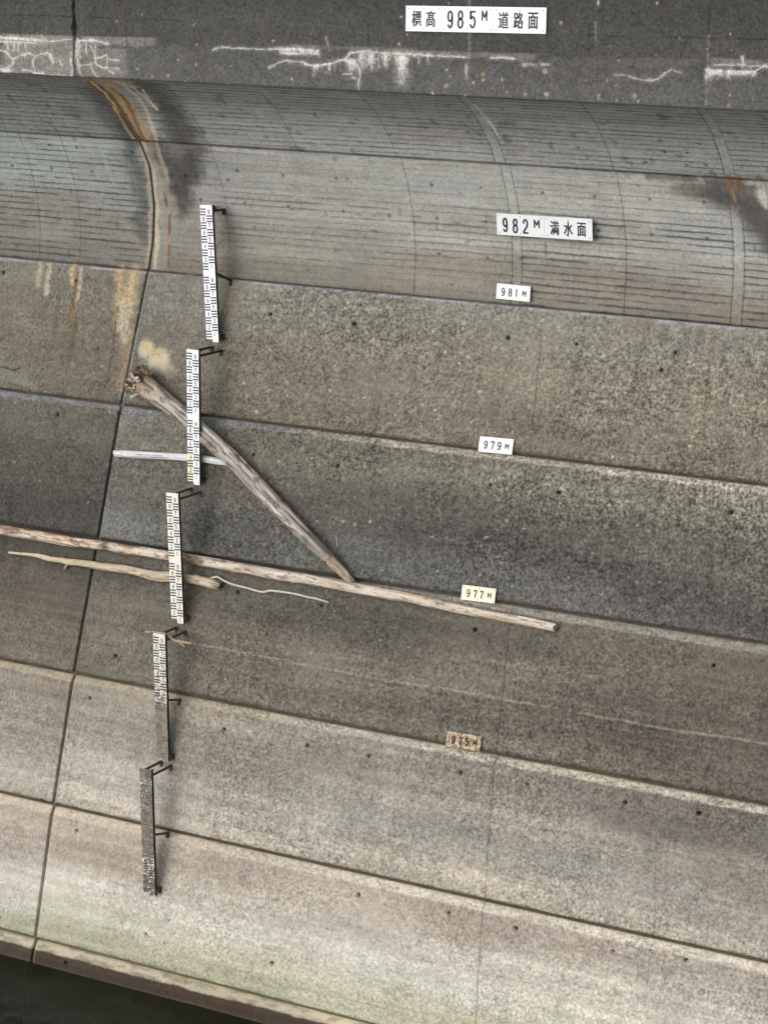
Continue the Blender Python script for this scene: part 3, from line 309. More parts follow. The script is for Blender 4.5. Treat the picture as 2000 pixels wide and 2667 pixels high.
# ------------------------------------------------------------------ painting of weathering onto a grid
TONE = {'5': ((1.14, 1.15, 1.10), .8), '3': ((1.18, 1.18, 1.14), .75), '1': ((1.16, 1.155, 1.12), .8), '-1': ((1.20, 1.17, 1.12), .5), '-3': ((1.17, 1.14, 1.09), .45),
        'CL': ((1.14, 1.16, 1.18), .8), 'CU': ((1.08, 1.09, 1.11), .8), 'DK': ((.99, 1.02, 1.02), .6)}
class Paint:
    def __init__(s, X, S, key, grain=1.0, corr=1.0):
        s.X, s.S = X, S
        pts = TINT[key]; wx = fbm(X * .5, S * 2, 5, 3) - .5; wy = (fbm(X * .45, S * 1.3, 9, 4) - .5) * .4 + (fbm(X * 3, S * 3, 19, 4, .6) - .5) * .16
        acc = np.zeros(X.shape + (3,)); tot = np.zeros(X.shape)
        for (px, ps, r, g, b) in pts:
            d = ((X + wx - px) / 1.9) ** 2 + ((S + wy - ps) / .34) ** 2; wgt = 1 / (d + .03) ** 1.6
            acc += wgt[..., None] * lin((r, g, b)); tot += wgt
        C = acc / tot[..., None] / KEXP * corr; L_ = C.mean(-1, keepdims=True); kt, ch_ = TONE.get(key[-2:] if key[1:] in ('5', '3', '1', '-1', '-3', '-5') and key[1:] not in ('5', '3', '1') else key[1:] if key[0] in 'LR' else key[:2], ((1, 1, 1), .86)); s.C = (L_ + (C - L_) * ch_) * np.array(kt)
        s.G = np.full(X.shape, float(grain)); s.D = np.zeros(X.shape)
    def mul(s, f): s.C *= f[..., None]
    def mix(s, k, rgb, corr=1.0): k = k[..., None]; s.C = s.C * (1 - k) + alb(rgb, corr) * k
    def dist(s, pts, warp=.02, wsc=9., pad=.8, rag=0.):
        X, S = s.X, s.S; P = np.array([p[:2] for p in pts], float)
        d = np.full(X.shape, 9.0); m = (X > P[:, 0].min() - pad) & (X < P[:, 0].max() + pad) & (S > P[:, 1].min() - pad) & (S < P[:, 1].max() + pad)
        if not m.any(): return d
        x = X[m]; y = S[m]; x = x + (fbm(x * wsc, y * wsc, 21, 3) - .5) * 2 * warp; y = y + (fbm(x * wsc, y * wsc, 33, 3) - .5) * 2 * warp
        if rag: x = x + (vn(S[m] * 10.6, S[m] * 0 + 3.3, 4) - .5) * rag + (fbm(x * 3, S[m] * 3, 24, 4, .6) - .5) * rag * 1.5
        dm = np.full(x.shape, 9.0)
        for a, b in zip(P[:-1], P[1:]):
            ab = b - a; t = np.clip(((x - a[0]) * ab[0] + (y - a[1]) * ab[1]) / max(ab @ ab, 1e-9), 0, 1)
            dm = np.minimum(dm, np.hypot(x - a[0] - t * ab[0], y - a[1] - t * ab[1]))
        d[m] = dm; return d
    def stroke(s, pts, w, rgb, i, soft=.5, corr=1.0, streak=True, warp=None):
        d = s.dist(pts, warp if warp is not None else min(.3 * w + .004, .05), 7. if w > .05 else 18., rag=.16 if soft >= .9 else (.03 if w > .05 else 0.))
        k = (1 - sst(w / 2 * (1 - soft), w / 2 * (1 + soft) + .006, d)) if soft < .9 else (1 - sst(w * .12, w * .95, d))
        if streak and k.max() > 0: k = k * ((.55 + .45 * sst(.3, .6, fbm(s.X * 26, s.S * 1.3, 41, 4, .6))) if soft < .9 else np.clip(.35 + .9 * (.5 * fbm(s.X * 2.6, s.S * 2.2, 42, 4, .6) + .5 * fbm(s.X * 10, s.S * .9, 43, 3)), 0, 1.05))
        s.mix(np.clip(k * i, 0, 1), rgb, corr)

def finish(name, X, Z, Yb, Yoff, P, parent, disp=None):
    Y = Yb + Yoff - (P.D if disp is None else disp)
    V = np.stack([X, Y, Z], -1).reshape(-1, 3)
    col = np.concatenate([np.clip(P.C, .004, .9), P.G[..., None]], -1).reshape(-1, 4)
    return link(name, mesh_np(name, V, grid_faces(*X.shape), col), M_CON, parent)

def cols(side, fine):
    if side > 0: o = np.concatenate([[.0], np.arange(0, 11.7, fine), [12.2, 13, 14.5, 17, 21]])
    else: o = -np.concatenate([[.0], np.arange(0, 2.9, fine), [3.2, 3.8, 5, 7.5, 11]])
    return o

dam = empty('dam_wall', (0.2, -0.2, 5.0)); tag(dam, 'weathered grey concrete dam face with curved board-marked overhang above sloping lifts', 'dam')

GAP = {5: .022, 3: .045, 1: .058, -1: .060, -3: .074, -5: .066}       # open slot above each lift line
CHM = {5: .025, 3: .07, 1: .085, -1: .085, -3: .10, -5: .11}           # worn chamfer on the top edge below it
def lift(side, top, bot):
    key = ('R' if side > 0 else 'L') + str(top)
    ch = CHM[top]; g = GAP.get(bot, .0)
    zs = np.concatenate([[bot - .03, bot + g, bot + g], np.arange(bot + g + .012, top - ch - .01, .0165), np.linspace(top - ch, top - .004, 6), [top - .004]])
    yo = np.zeros(len(zs)); yo[0] = yo[1] = .085; yo[-7:-1] = np.linspace(0, .055 if top < 5 else .02, 6) ; yo[-1] = .2
    o = cols(side, .0165); hg = .020 if top >= 5 else .027
    Z = np.repeat(zs[:, None], len(o), 1); X = jx(Z) + side * hg + o[None, :]
    Yoff = np.repeat(yo[:, None], len(o), 1); Yoff[:, 0] = .18
    if side < 0: X = X[:, ::-1]; Z = Z[:, ::-1]; Yoff = Yoff[:, ::-1]
    S = s_of(Z); P = Paint(X, S, key, 1.0, {-1: 1.12, -3: 1.22, -5: 1.5}.get(top, 1.02))
    dj = np.abs(X - jx(Z)); dtop = top - Z; dbot = Z - bot
    P.G *= {5: 1.0, 3: 1.25, 1: .9, -1: .8, -3: .62}.get(top, .7) * (.25 + 1.5 * fbm(X * .8, S * 1.6, 51, 5, .6)) * (.8 + .4 * sst(0, 4, X))
    wm = fbm(X * 15, S * 15, 52, 2); P.mul(1 + .20 * P.G * (np.abs(wm - .5) * 4 - .55))
    fl = fbm(X * .35, S * 14, 53, 3); P.mul(1 + (.16 if top <= 1 else .07) * (sst(.35, .7, fl) - .5) * (.4 + fbm(X * .7, S * 1.1, 54, 3)))
    # water-level banding, soft mottling, runs
    P.mul(1 + .22 * (fbm(X * .55, S * 5.5, 50 + top, 4) - .5)); P.mul(1 + .36 * (fbm(X * 1.3, S * 1.6, 60, 5, .65) - .5)); P.mul(1 - (.22 if top > 0 else .06) * sst(.60, .74, fbm(X * 7, S * .55, 61, 4)) * sst(.4, .7, fbm(X * .8, S * 1.2, 62, 3)))
    P.mul(1 + .20 * (fbm(X * 5.5, S * 7, 64, 4, .6) - .5)); P.mul(1 + .10 * (fbm(X * 9, S * .8, 70, 3) - .5))
    if top == 5 or top == 3:   # pale stone chips
        rc_ = np.random.RandomState(top)
        for _ in range((300 if top == 5 else 130) if side > 0 else 24):
            cx = side * (.3 + 10.8 * rc_.rand() ** .8) if side > 0 else -.1 - 2.2 * rc_.rand(); cz = bot + .1 + (top - bot - .2) * rc_.rand(); cs_ = float(s_of(cz)); r_ = .009 + .021 * rc_.rand() ** 3; an = rc_.rand() * 3.1; el_ = .35 + .45 * rc_.rand(); al_ = (.35 + .6 * rc_.rand()) * (1. if top == 5 else .7)
            j0 = np.searchsorted(o if side > 0 else -o[::-1] * -1, cx - .1) if False else None
            r0 = max(0, int((cz - bot - g) / .0165) - 3); r1 = r0 + 9; cc0 = int((cx if side > 0 else 0) / .0165)
            if side > 0: sl = (slice(r0, r1), slice(max(0, cc0 - 22), cc0 + 8))
            else: sl = (slice(r0, r1), slice(None))
            dx = X[sl] - cx; dy = S[sl] - cs_; u_ = dx * math.cos(an) + dy * math.sin(an); v_ = (-dx * math.sin(an) + dy * math.cos(an)) / el_
            k = ((1 - sst(r_ * .6, r_ + .010, np.hypot(u_, v_))) * al_ * (1. if cx > 2 else .5))[..., None]; P.C[sl] = P.C[sl] * (1 - k) + alb((204, 196, 176)) * k
    # worn pale arris
    jag = (fbm(X * 3, S * 0 + top, 80, 4) - .5) * .06
    edge = 1 - sst(ch - .01, ch + .022, dtop + jag)
    tone = {5: (146, 144, 140), 3: (182, 176, 162), 1: (152, 148, 138), -1: (180, 172, 158), -3: (200, 191, 178), -5: (206, 196, 172)}[top]
    left = {5: (130, 132, 136), 3: (132, 134, 136), 1: (108, 106, 104), -1: (170, 158, 140), -3: (200, 186, 168), -5: (200, 190, 165)}[top]
    x01 = sst(1.5, 6, X); kk = edge * (.55 + .45 * sst(.3, .6, fbm(X * 6, S * 30, 81, 3)))
    P.mix(kk * (1 - x01) * .85, left, 1.2 if top < 1 else 1.0); P.mix(kk * x01 * .95, tone, 1.32 if top < 0 else 1.15)
    # dirt line just over the open slot, sealant smear at the top lifts
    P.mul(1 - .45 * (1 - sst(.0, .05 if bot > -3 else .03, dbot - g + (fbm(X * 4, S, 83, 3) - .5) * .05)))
    if top in (5,): P.mix((1 - sst(.006, .024, np.abs(dtop - .024) + (fbm(X * 2.5, S * 0, 84, 4) - .5) * .03)) * .8 * sst(.3, .62, fbm(X * 4, S * 0, 88, 4)), (170, 174, 184))
    if top in (3,): P.mix((1 - sst(.012, .03, np.abs(dtop - .03))) * .45 * (1 - sst(1.8, 3.4, X)), (144, 148, 156))
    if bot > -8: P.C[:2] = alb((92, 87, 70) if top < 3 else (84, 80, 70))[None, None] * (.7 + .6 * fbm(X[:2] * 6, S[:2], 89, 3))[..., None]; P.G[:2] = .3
    # vertical joint edges
    if side > 0:
        kj = 1 - sst(.02, .055, dj + (fbm(X, S * 3, 85, 3) - .5) * .03)
        P.mix(kj * (.65 if top >= 1 else .35), {5: (146, 150, 162), 3: (122, 126, 134), 1: (112, 112, 110)}.get(top, (190, 180, 162)))
    else:
        kj = 1 - sst(.015, .05, dj); P.mul(1 - .35 * kj)
    # shutter seams
    for seam, st in ((SEAM_MAIN, .58), (SEAM2, .28), (SEAM3, .22), (SEAM4, .32)):
        d = P.dist(seam, .006, 6.); P.mul(1 - st * (1 - sst(.004, .016, d)) * (.5 + .5 * fbm(X * 3, S * 5, 86, 3)))
        P.D += -.004 * (1 - sst(.004, .02, d))
    if top == 1:
        d = P.dist(HWL, .015, 3.); P.mix((1 - sst(.006, .024, d)) * .62 * sst(.22, .45, fbm(X * 7, S * 2, 87, 3)), (165, 160, 148))
        d = np.abs(S - HWL[0][1] + .13); P.mix((1 - sst(.004, .02, d)) * .18 * sst(1.2, 2, X), (150, 145, 135))
    for (pts, w, rgb, i, soft) in STAINS: P.stroke(pts, w, rgb, i, soft)
    if side > 0 and top == 5:
        for (bx, bs, r) in BLOOM:
            d = np.hypot(X - bx, (S - bs)) + (fbm(X * 10, S * 10, 90, 5, .75) - .5) * .05; bot_ = bs - S
            kb = (1 - sst(r * .45, r * 1.15, d + (fbm(X * 30, S * 30, 194, 2) - .5) * .05)) * (.90 if r > .145 else .3); P.mix(kb, (200, 192, 170)); P.G *= 1 - .8 * kb
        for (bx, bs, r) in BLOOMC:
            d = np.hypot(X - bx, S - bs) + (fbm(X * 12, S * 12, 91, 3) - .5) * .03; P.mix((1 - sst(r * .2, r * 1.9, d)) * .7, (206, 172, 118))
    if bot < -5:
        wl = -5.32 + (fbm(X * 1.2, S * 0, 92, 3) - .5) * .03
        P.mul(1 - .35 * (1 - sst(wl - .01, wl + .01, Z)))
        P.mix((1 - sst(.004, .012, np.abs(Z - wl))) * .5, (120, 108, 90)); P.G *= .45
    if bot == -5: # algae fringe above the lowest joint
        P.mix((1 - sst(.1, .6, dbot + (fbm(X * .8, S * 2, 93, 4) - .5) * .35)) * .22, (158, 160, 118))
    # form tie holes and pits
    for (hx, hs) in HOLES:
        r = .021 + .010 * ((hx * 7.3) % 1); d = np.hypot(X - hx, S - hs) + (vn(X * 60, S * 60, 3) - .5) * .008
        if d.min() > .1: continue
        k = 1 - sst(r * .75, r * 1.25, d); P.C *= (1 - (.80 + .15 * ((hx * 3.1) % 1)) * k)[..., None]; P.D -= .06 * k; P.G *= 1 - k
        dr = (np.abs(X - hx) < .018) & (S < hs) & (S > hs - .10); P.C *= np.where(dr, .88, 1)[..., None]
    pit = fbm(X * 17, S * 17, 95, 2); k = sst(.84, .89, pit); P.mul(1 - .45 * k); P.D -= .006 * k
    P.D += .010 * (fbm(X * 2.2, S * 2.2, 96, 4) - .5) + .006 * (fbm(X * 12, S * 12, 97, 3, .6) - .5)
    inner = (Yoff < .1)
    return finish('wall_block', X, Z, ywall(X, Z), Yoff - edge * inner * (fbm(X * 5, S * 20, 98, 4, .6) - .5) * .045, P, dam)
for top, bot in ((5, 3), (3, 1), (1, -1), (-1, -3), (-3, -5)):
    for side in (-1, 1): lift(side, top, bot)
for side in (-1, 1): lift(side, -5, -8.6)

# ---- curved overhang: two rings of board-marked shuttering
CORR = {'CL': 1.30, 'CU': 2.0}  # extra albedo painted in to make up for weak light under the curve
def corbel(side, which):
    z0, z1 = ((5.0, 6.99) if which == 'CL' else (7.0, 7.96))
    s0, s1 = s_of(z0), s_of(z1); g0 = .018 if which == 'CL' else .012
    ss = np.concatenate([[s0 - .03, s0 + g0, s0 + g0], np.arange(s0 + g0 + .008, s1 - .02, .0095), [s1 - .008, s1 - .008]])
    yo = np.zeros(len(ss)); yo[0] = yo[1] = .07; yo[-1] = .18
    if which == 'CL': yo += .02
    else: yo[2:-1] -= .018                      # upper ring stands proud: shadow line at the construction joint
    o = cols(side, .0125); hg = .020 if which == 'CL' else .007
    Z = np.repeat(z_of(ss)[:, None], len(o), 1); X = jx(Z) + side * hg + o[None, :]; Yoff = np.repeat(yo[:, None], len(o), 1); Yoff[:, 0] = .15
    if side < 0: X = X[:, ::-1]; Z = Z[:, ::-1]; Yoff = Yoff[:, ::-1]
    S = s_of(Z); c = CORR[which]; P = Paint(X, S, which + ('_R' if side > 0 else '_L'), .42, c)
    P.mul(1 + .24 * (fbm(X * 1.1, S * 2.2, 110, 5, .55) - .5)); P.mul(1 + .16 * (fbm(X * 4, S * 9, 111, 4) - .5))
    P.mul(1 + .10 * (fbm(X * 12, S * .7, 112, 3) - .5))
    bsh = np.round(S / .094)                   # board index
    P.mul(1 + .10 * (vn(bsh * 1.37, np.floor(X / 1.55) * 3.1, 12) - .5) * 2)
    seams = SEAMS_LO if which == 'CL' else SEAMS_UP
    if side < 0 and which == 'CU': seams = [-1.2, -2.6]
    # board joints
    ph = S / .094 + .12 * np.sin(X * .8) + .16 * (fbm(X * 1.5, bsh * 3.3, 113, 3) - .5) + .16 * (fbm(X * 9, bsh * 2.3, 213, 3) - .5)
    d = np.abs(ph - np.round(ph)) * .094; kidx = np.round(ph)
    up = sst(s0 + .15, s0 + .55, S) if which == 'CL' else 1
    reg = np.where(X < jx(Z), .85, np.where(X < 1.6, .30 + .3 * sst(s0 + 1.0, s0 + 1.6, S), np.where(X < 4.7, .55, np.where(X < 6.25, .62, .95))))
    if which == 'CL': reg = reg * np.where((X > 1.6) & (X < 6.2), .35 + .65 * up, 1)
    if which == 'CU': reg = .8
    if which == 'CL': reg = reg * (1 - .5 * sst(s0 + 1.25, s0 + 1.5, S) * (X > 1.6))
    stg = reg * (.15 + .85 * sst(.28, .6, fbm(X * 1.9, kidx * 5.7, 114, 4, .6))) * (.6 + .4 * vn(kidx * 2.7, 3.1, 8)) * (.6 + .4 * fbm(X * 18, S * 18, 115, 2))
    gaps = [(6.20, 6.33), (9.46, 9.58)] if which == 'CU' else [(6.24, 6.35), (9.45, 9.57)]
    for a, b in gaps: stg = stg * (1 - ((X > a) & (X < b)))
    wl_ = (.55 + 1.0 * vn(kidx * 1.9, np.floor(X / 1.55) * 2.3, 14)) * (.6 + .8 * fbm(X * 14, kidx * 3.1, 214, 2))
    line = (1 - sst(.004, .0165, d / wl_)) * stg
    P.mul(1 - .66 * np.clip(line * 1.45, 0, 1)); P.D -= .006 * line
    P.mul(1 - .20 * (1 - sst(.0, .04, d)) * stg); P.mul(1 + .12 * np.clip(ph - np.round(ph), -.5, .5) * stg)
    for i, sx in enumerate(seams):
        dd = np.abs(X - sx + (fbm(X * 0, S * 2, 116, 3) - .5) * .03); st = .6 if (sx > 6 or i in (3, 7)) else .45
        if sx in (9.589, 1.065): st = .35
        lim = 1 - sst(s0 + 99, s0 + 100, S)
        if which == 'CL' and 1 < sx < 2: lim = sst(s0 + .45, s0 + .55, S)
        P.mul(1 - st * (1 - sst(.003, .0145, dd)) * lim * (.65 + .35 * fbm(X * 2, S * 6, 117, 3))); P.D -= .004 * (1 - sst(.003, .014, dd))
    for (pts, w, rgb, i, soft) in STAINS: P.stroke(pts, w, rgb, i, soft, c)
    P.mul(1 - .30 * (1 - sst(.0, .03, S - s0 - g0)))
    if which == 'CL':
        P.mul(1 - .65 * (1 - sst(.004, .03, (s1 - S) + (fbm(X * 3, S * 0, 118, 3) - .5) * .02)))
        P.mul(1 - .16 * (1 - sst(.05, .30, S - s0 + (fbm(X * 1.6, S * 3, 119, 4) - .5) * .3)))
        P.mul(1 - .6 * (1 - sst(.01, .03, np.abs(X - jx(Z)))))
    # tie cone marks
    for (hx, hs) in DOTS:
        r = .024 + .008 * ((hx * 5.7) % 1); dd = np.hypot(X - hx, S - hs) + (vn(X * 50, S * 50, 5) - .5) * .012
        if dd.min() > .1: continue
        k = 1 - sst(r * .7, r * 1.25, dd); P.C *= (1 - .55 * k)[..., None]; P.D -= .007 * k
    k = sst(.80, .88, fbm(X * 9, S * 9, 120, 2)); P.mul(1 - .32 * k)
    if which == 'CU': k = sst(.70, .80, fbm(X * 5, S * 5, 121, 3)); P.mul(1 - .35 * k)
    P.D += .004 * (fbm(X * 2, S * 2, 122, 3) - .5)
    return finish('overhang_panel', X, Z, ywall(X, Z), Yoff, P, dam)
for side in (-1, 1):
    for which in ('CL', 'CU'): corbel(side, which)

# ---- joint filler set back in the vertical joint
zs = np.arange(-8.6, 7.9, .05); J = []; 
for x in (-.03, .03): J.append(np.stack([jx(zs) + x, ywall(jx(zs), zs) + .055 + .02 * (fbm(zs * 3, zs * 0, 4, 3)), zs], -1))
V = np.stack(J, 1); link('joint_strip', mesh_np('joint_strip', V.reshape(-1, 3), grid_faces(len(zs), 2)), M_SEAL, dam)

# ---- road deck edge beam
TINT['DK'] = [(x, z, *c) for x in (-1, 1.5, 4, 7, 10) for z, c in ((8.0, (101, 98, 95)), (8.3, (98, 95, 92)), (8.5, (84, 81, 79)), (9.2, (78, 75, 73)), (10.2, (84, 82, 79)))]
def deck(side):
    bot, top = 7.95, 10.4
    zs = np.concatenate([[bot, bot, bot + .006], np.arange(bot + .02, 9.4, .0125), np.arange(9.45, top, .1), [top, top]])
    yo = np.zeros(len(zs)); yo[0] = 1.1; yo[1] = .012; yo[-1] = 3.0
    o = cols(side, .0125); Z = np.repeat(zs[:, None], len(o), 1)
    jl = np.interp(Z, [p[1] for p in SJOINT][::-1], [p[0] for p in SJOINT][::-1])
    chip = .010 + .035 * np.exp(-((Z - 8.62) / .09) ** 2) + .02 * np.exp(-((Z - 8.9) / .06) ** 2) + .018 * (fbm(Z * 14, Z * 0 + side, 130, 3) - .3) + .03 * np.exp(-((Z - 7.95) / .05) ** 2)
    X = jl + side * np.clip(chip, .006, .09) + o[None, :]
    Yoff = np.repeat(yo[:, None], len(o), 1); Yoff[1:-1, 0] = .35
    if side < 0: X = X[:, ::-1]; Z = Z[:, ::-1]; Yoff = Yoff[:, ::-1]
    P = Paint(X, Z, 'DK', .72)
    P.mul(1 + .22 * (fbm(X * .9, Z * 2.2, 131, 5, .6) - .5)); P.mul(1 + .22 * (fbm(X * 6, Z * 6, 132, 4, .6) - .5)); P.mul(1 + .12 * (fbm(X * 14, Z * 1.2, 133, 3) - .5))
    zb = 8.42 + (fbm(X * .6, Z * 0, 134, 3) - .5) * .16 + (vn(X * 9, Z * 0, 2) - .5) * .02
    P.mul(1 - .10 * sst(-.02, .03, Z - zb)); P.mul(1 - .18 * (1 - sst(0, .03, Z - bot)))
    for (pts, i) in PALE:
        xs_ = np.array([p[0] for p in pts]); xa, xb = min(xs_[0], xs_[3]), max(xs_[1], xs_[2])
        zt = np.interp(X, [pts[0][0], pts[1][0]], [pts[0][1], pts[1][1]]); zb_ = np.interp(X, [pts[3][0], pts[2][0]], [pts[3][1], pts[2][1]])
        wv = (fbm(X * 6, Z * 6, 135, 4) - .5) * .05
        k = sst(0, .02, zt - Z) * sst(0, .06, Z - zb_ + wv) * sst(0, .15, X - xa + wv) * sst(0, .15, xb - X + wv)
        P.mix(np.clip(k * i * (.5 + fbm(X * 8, Z * 14, 136, 4)), 0, 1), (165, 162, 156))
    for pts in SLINES:
        d = P.dist(pts, .008, 5.); P.mul(1 - .45 * (1 - sst(.003, .016, d)) * sst(.25, .55, fbm(X * 4, Z * 4, 137, 3)))
    for (pts, w_, i) in EFF:
        d = P.dist(pts, .006 + .12 * w_, 22.); wv_ = .5 + 1.0 * fbm(X * 13, Z * 13, 144, 3); core = 1 - sst(w_ * .30, w_ * .68 + .006, d / wv_)
        zz_ = [p[1] for p in pts]; xx_ = [p[0] for p in pts]
        if max(zz_) - min(zz_) > 2 * (max(xx_) - min(xx_)) + .01: core = core * (1 - .75 * sst(max(zz_) - .02, min(zz_) - .01, Z)) if False else core * (.3 + .7 * sst(min(zz_) - .03, max(zz_) - .02, Z))
        brk = .6 + .4 * sst(.28, .5, fbm(X * 30, Z * (9 if w_ > .025 else 30), 138, 3))
        P.mix(np.clip(core * i * brk, 0, 1), (232, 234, 234)); bl_ = (1 - sst(.0, .035 + w_, d)) * sst(.54, .62, fbm(X * 24, Z * 24, 145, 3)) * i; P.mix(np.clip(bl_, 0, 1) * .55, (222, 224, 222)); halo = 1 - sst(w_ * .5, w_ * 1.6 + .045, d); P.mix(halo * .26 * i * (.4 + fbm(X * 12, Z * 12, 143, 3)), (170, 168, 162)); P.D += .004 * core
    pal = [(205, 196, 172), (196, 170, 120), (190, 186, 172), (176, 160, 118), (186, 182, 170)]
    for (lx, lz, r, ci) in LICHEN:
        d = np.hypot(X - lx, Z - lz) + (vn(X * 50, Z * 50, 6) - .5) * .014; P.mix((1 - sst(r * .35, r * 1.15, d)) * .62, pal[ci])
    k = sst(.86, .90, fbm(X * 22, Z * 22, 139, 2)); P.mix(k * .4, (150, 146, 138))
    k = sst(.86, .9, fbm(X * 13, Z * 13, 140, 2)); P.mul(1 - .5 * k)
    dj = np.abs(X - .28); P.mul(1 - .35 * (1 - sst(.015, .05, dj)) * sst(8.2, 8.5, Z))
    P.D += .006 * (fbm(X * 2, Z * 2, 141, 3) - .5) + .005 * (fbm(X * 15, Z * 15, 142, 3) - .5)
    return finish('deck_edge', X, Z, YS + KC * X * X * 0, Yoff, P, dam)
for side in (-1, 1): deck(side)

# ------------------------------------------------------------------ water
wv = MB(); wv.box((-60, -70, -13), (70, 1.5, -5.32)); wo_ = wv.build('water', M_WATER); tag(wo_, kind='structure')
bd = MB(); bd.box((-60, -70, -14), (70, 1.5, -13.02)); b_ = bd.build('reservoir_bed', simple('silt', (.04, .04, .03), .95)); tag(b_, kind='structure')

# ------------------------------------------------------------------ lettering
def arc(cx, cy, rx, ry, a0, a1, n=14): return [(cx + rx * math.cos(math.radians(a0 + (a1 - a0) * k / n)), cy + ry * math.sin(math.radians(a0 + (a1 - a0) * k / n))) for k in range(n + 1)]
GL = {  # strokes in a box x -0.5..0.5, y 0..1
 '0': [arc(0, .5, .38, .48, 90, 450, 24)],
 '1': [[(0, .02), (0, .98)]],
 '2': [arc(0, .70, .36, .28, 170, -20, 12) + [(.22, .45), (-.30, .14), (-.38, .02)], [(-.38, .02), (.40, .02)]],
 '3': [arc(0, .74, .32, .24, 160, -80, 12), arc(0, .27, .37, .26, 85, -160, 14)],
 '4': [[(.18, .0), (.18, .98), (-.38, .30), (.40, .30)]],
 '5': [[(.34, .97), (-.30, .97), (-.34, .55)] + arc(0, .33, .37, .32, 140, -150, 16)],
 '6': [[(.25, .95), (-.2, .62)] + arc(0, .31, .36, .30, 150, 510, 20)],
 '7': [[(-.36, .80), (-.36, .95), (.36, .95), (.34, .80), (.0, .38), (-.04, .02)]],
 '8': [arc(0, .74, .31, .235, 90, 450, 20), arc(0, .265, .37, .265, 90, 450, 20)],
 '9': [arc(0, .68, .36, .29, 0, 360, 22), [(.36, .68), (.35, .40)] + arc(0, .30, .34, .28, 0, -150, 12)],
 'M': [[(-.42, .0), (-.42, .97)], [(-.42, .95), (0, .32)], [(0, .32), (.42, .95)], [(.42, .97), (.42, .0)]]}
def put(mb, ch, cx, cz, w, h, sw, y, mi=0):
    for st in GL[ch]: mb.ribbon([(cx + a * w, cz + (b - .5) * h) for a, b in st], sw, y, mi)
def kanji_mesh(mb, ch, cx, cz, w, h, y, mi=0, fat=.011):
    cu = bpy.data.curves.new('t', 'FONT'); cu.body = ch; cu.size = 1.0; cu.offset = fat; cu.resolution_u = 4
    o = bpy.data.objects.new('t', cu); COL.objects.link(o)
    bpy.context.view_layer.update(); me = bpy.data.meshes.new_from_object(o.evaluated_get(bpy.context.evaluated_depsgraph_get()))
    V = [v.co.copy() for v in me.vertices]
    if V:
        x0 = min(v.x for v in V); x1 = max(v.x for v in V); y0 = min(v.y for v in V); y1 = max(v.y for v in V)
        b = len(mb.v); mb.v += [(cx + ((v.x - x0) / (x1 - x0) - .5) * w, y, cz + ((v.y - y0) / (y1 - y0) - .5) * h) for v in V]
        for p in me.polygons: mb.f.append(tuple(b + k for k in p.vertices)); mb.m.append(mi)
    bpy.data.objects.remove(o); bpy.data.curves.remove(cu); bpy.data.meshes.remove(me)

def plate(x0, x1, h, cut=.004):
    mb = MB(); mb.box((x0, 0, -h / 2), (x1, .012, h / 2))
    mb.box((x0 + .02, .0125, -h / 2 + .02), (x1 - .02, .03, h / 2 - .02), 1); return mb
def sign(key, label, panels, text, mat, ink, sw, screws=None):
    d = SIGNS[key]; W_, H_ = d['w'], d['h']
    root = empty('elevation_sign', d['c']); tag(root, label, 'sign', 'elevation signs on the dam face')
    zax = Vector((math.sin(d['lean']) * .0 + d['lean'], d['tilt'], 1)).normalized(); xax = Vector((math.cos(d['roll']), 0, math.sin(d['roll'])))
    xax = (xax - zax * xax.dot(zax) * .25).normalized(); zax = (zax - xax * xax.dot(zax)).normalized(); yax = zax.cross(xax)
    root.matrix_world = Matrix.Translation(d['c']) @ Matrix((xax, yax, zax)).transposed().to_4x4()
    for (f0, f1) in panels:
        x0 = (f0 - .5) * W_ + (.002 if f0 > 0 else 0); x1 = (f1 - .5) * W_ - (.002 if f1 < 1 else 0)
        mb = plate(x0, x1, H_)
        m_ = min(.045, H_ * .13)
        for sx in (x0 + m_, (x0 + x1) / 2, x1 - m_):
            for sz in (-H_ / 2 + m_ * .85, H_ / 2 - m_ * .85): mb.disc((sx, sz), .0085 if H_ > .25 else .0075, -.003, 2)
        pl = mb.build('sign_plate', [mat, M_BACK, M_SCREW], root, keep=False)
        for (ch, fx, fz, gw, gh) in text:
            if f0 <= fx < f1:
                lt = MB()
                cx = (fx - .5) * W_; cz = (fz - .5) * H_
                if ch in GL: put(lt, ch, cx, cz, gw * H_, gh * H_, sw * H_ * (.8 if ch == 'M' else 1), -.004)
                else: [kanji_mesh(lt, ch, cx + e_ * .0022, cz, gw * H_, gh * H_, -.004 - e_ * .0003) for e_ in (-1, 1)]
                lt.build('letter' if ch == 'M' else 'digit' if ch in GL else 'character', [ink], pl, keep=False)
    return root
sign('985', 'long white three-plate sign reading 標髙 985M 道路面 on the dark deck edge', [(0, .262), (.262, .632), (.632, 1)],
     [('標', .080, .50, .42, .64), ('髙', .182, .50, .40, .64), ('9', .323, .49, .25, .66), ('8', .397, .50, .27, .66), ('5', .484, .50, .27, .64), ('M', .568, .66, .23, .36), ('道', .703, .49, .44, .64), ('路', .808, .49, .42, .64), ('面', .910, .49, .42, .64)], M_WHITE, M_INK, .078)
sign('982', 'white two-plate sign reading 982M 満水面 on the curved board-marked concrete', [(0, .503), (.503, 1)],
     [('9', .090, .48, .25, .64), ('8', .197, .47, .27, .64), ('2', .305, .47, .27, .64), ('M', .424, .63, .27, .34), ('満', .610, .49, .44, .66), ('水', .752, .49, .46, .66), ('面', .890, .49, .42, .64)], M_WHITE, M_INK, .085)
def small(key, label, digits, mat, ink, sw=.075):
    fx = (.20, .41, .60, .83)
    tx = [(c, fx[i], .485, .27, .50) for i, c in enumerate(digits)] + [('M', fx[3], .50, .26, .34)]
    sign(key, label, [(0, 1)], tx, mat, ink, sw)
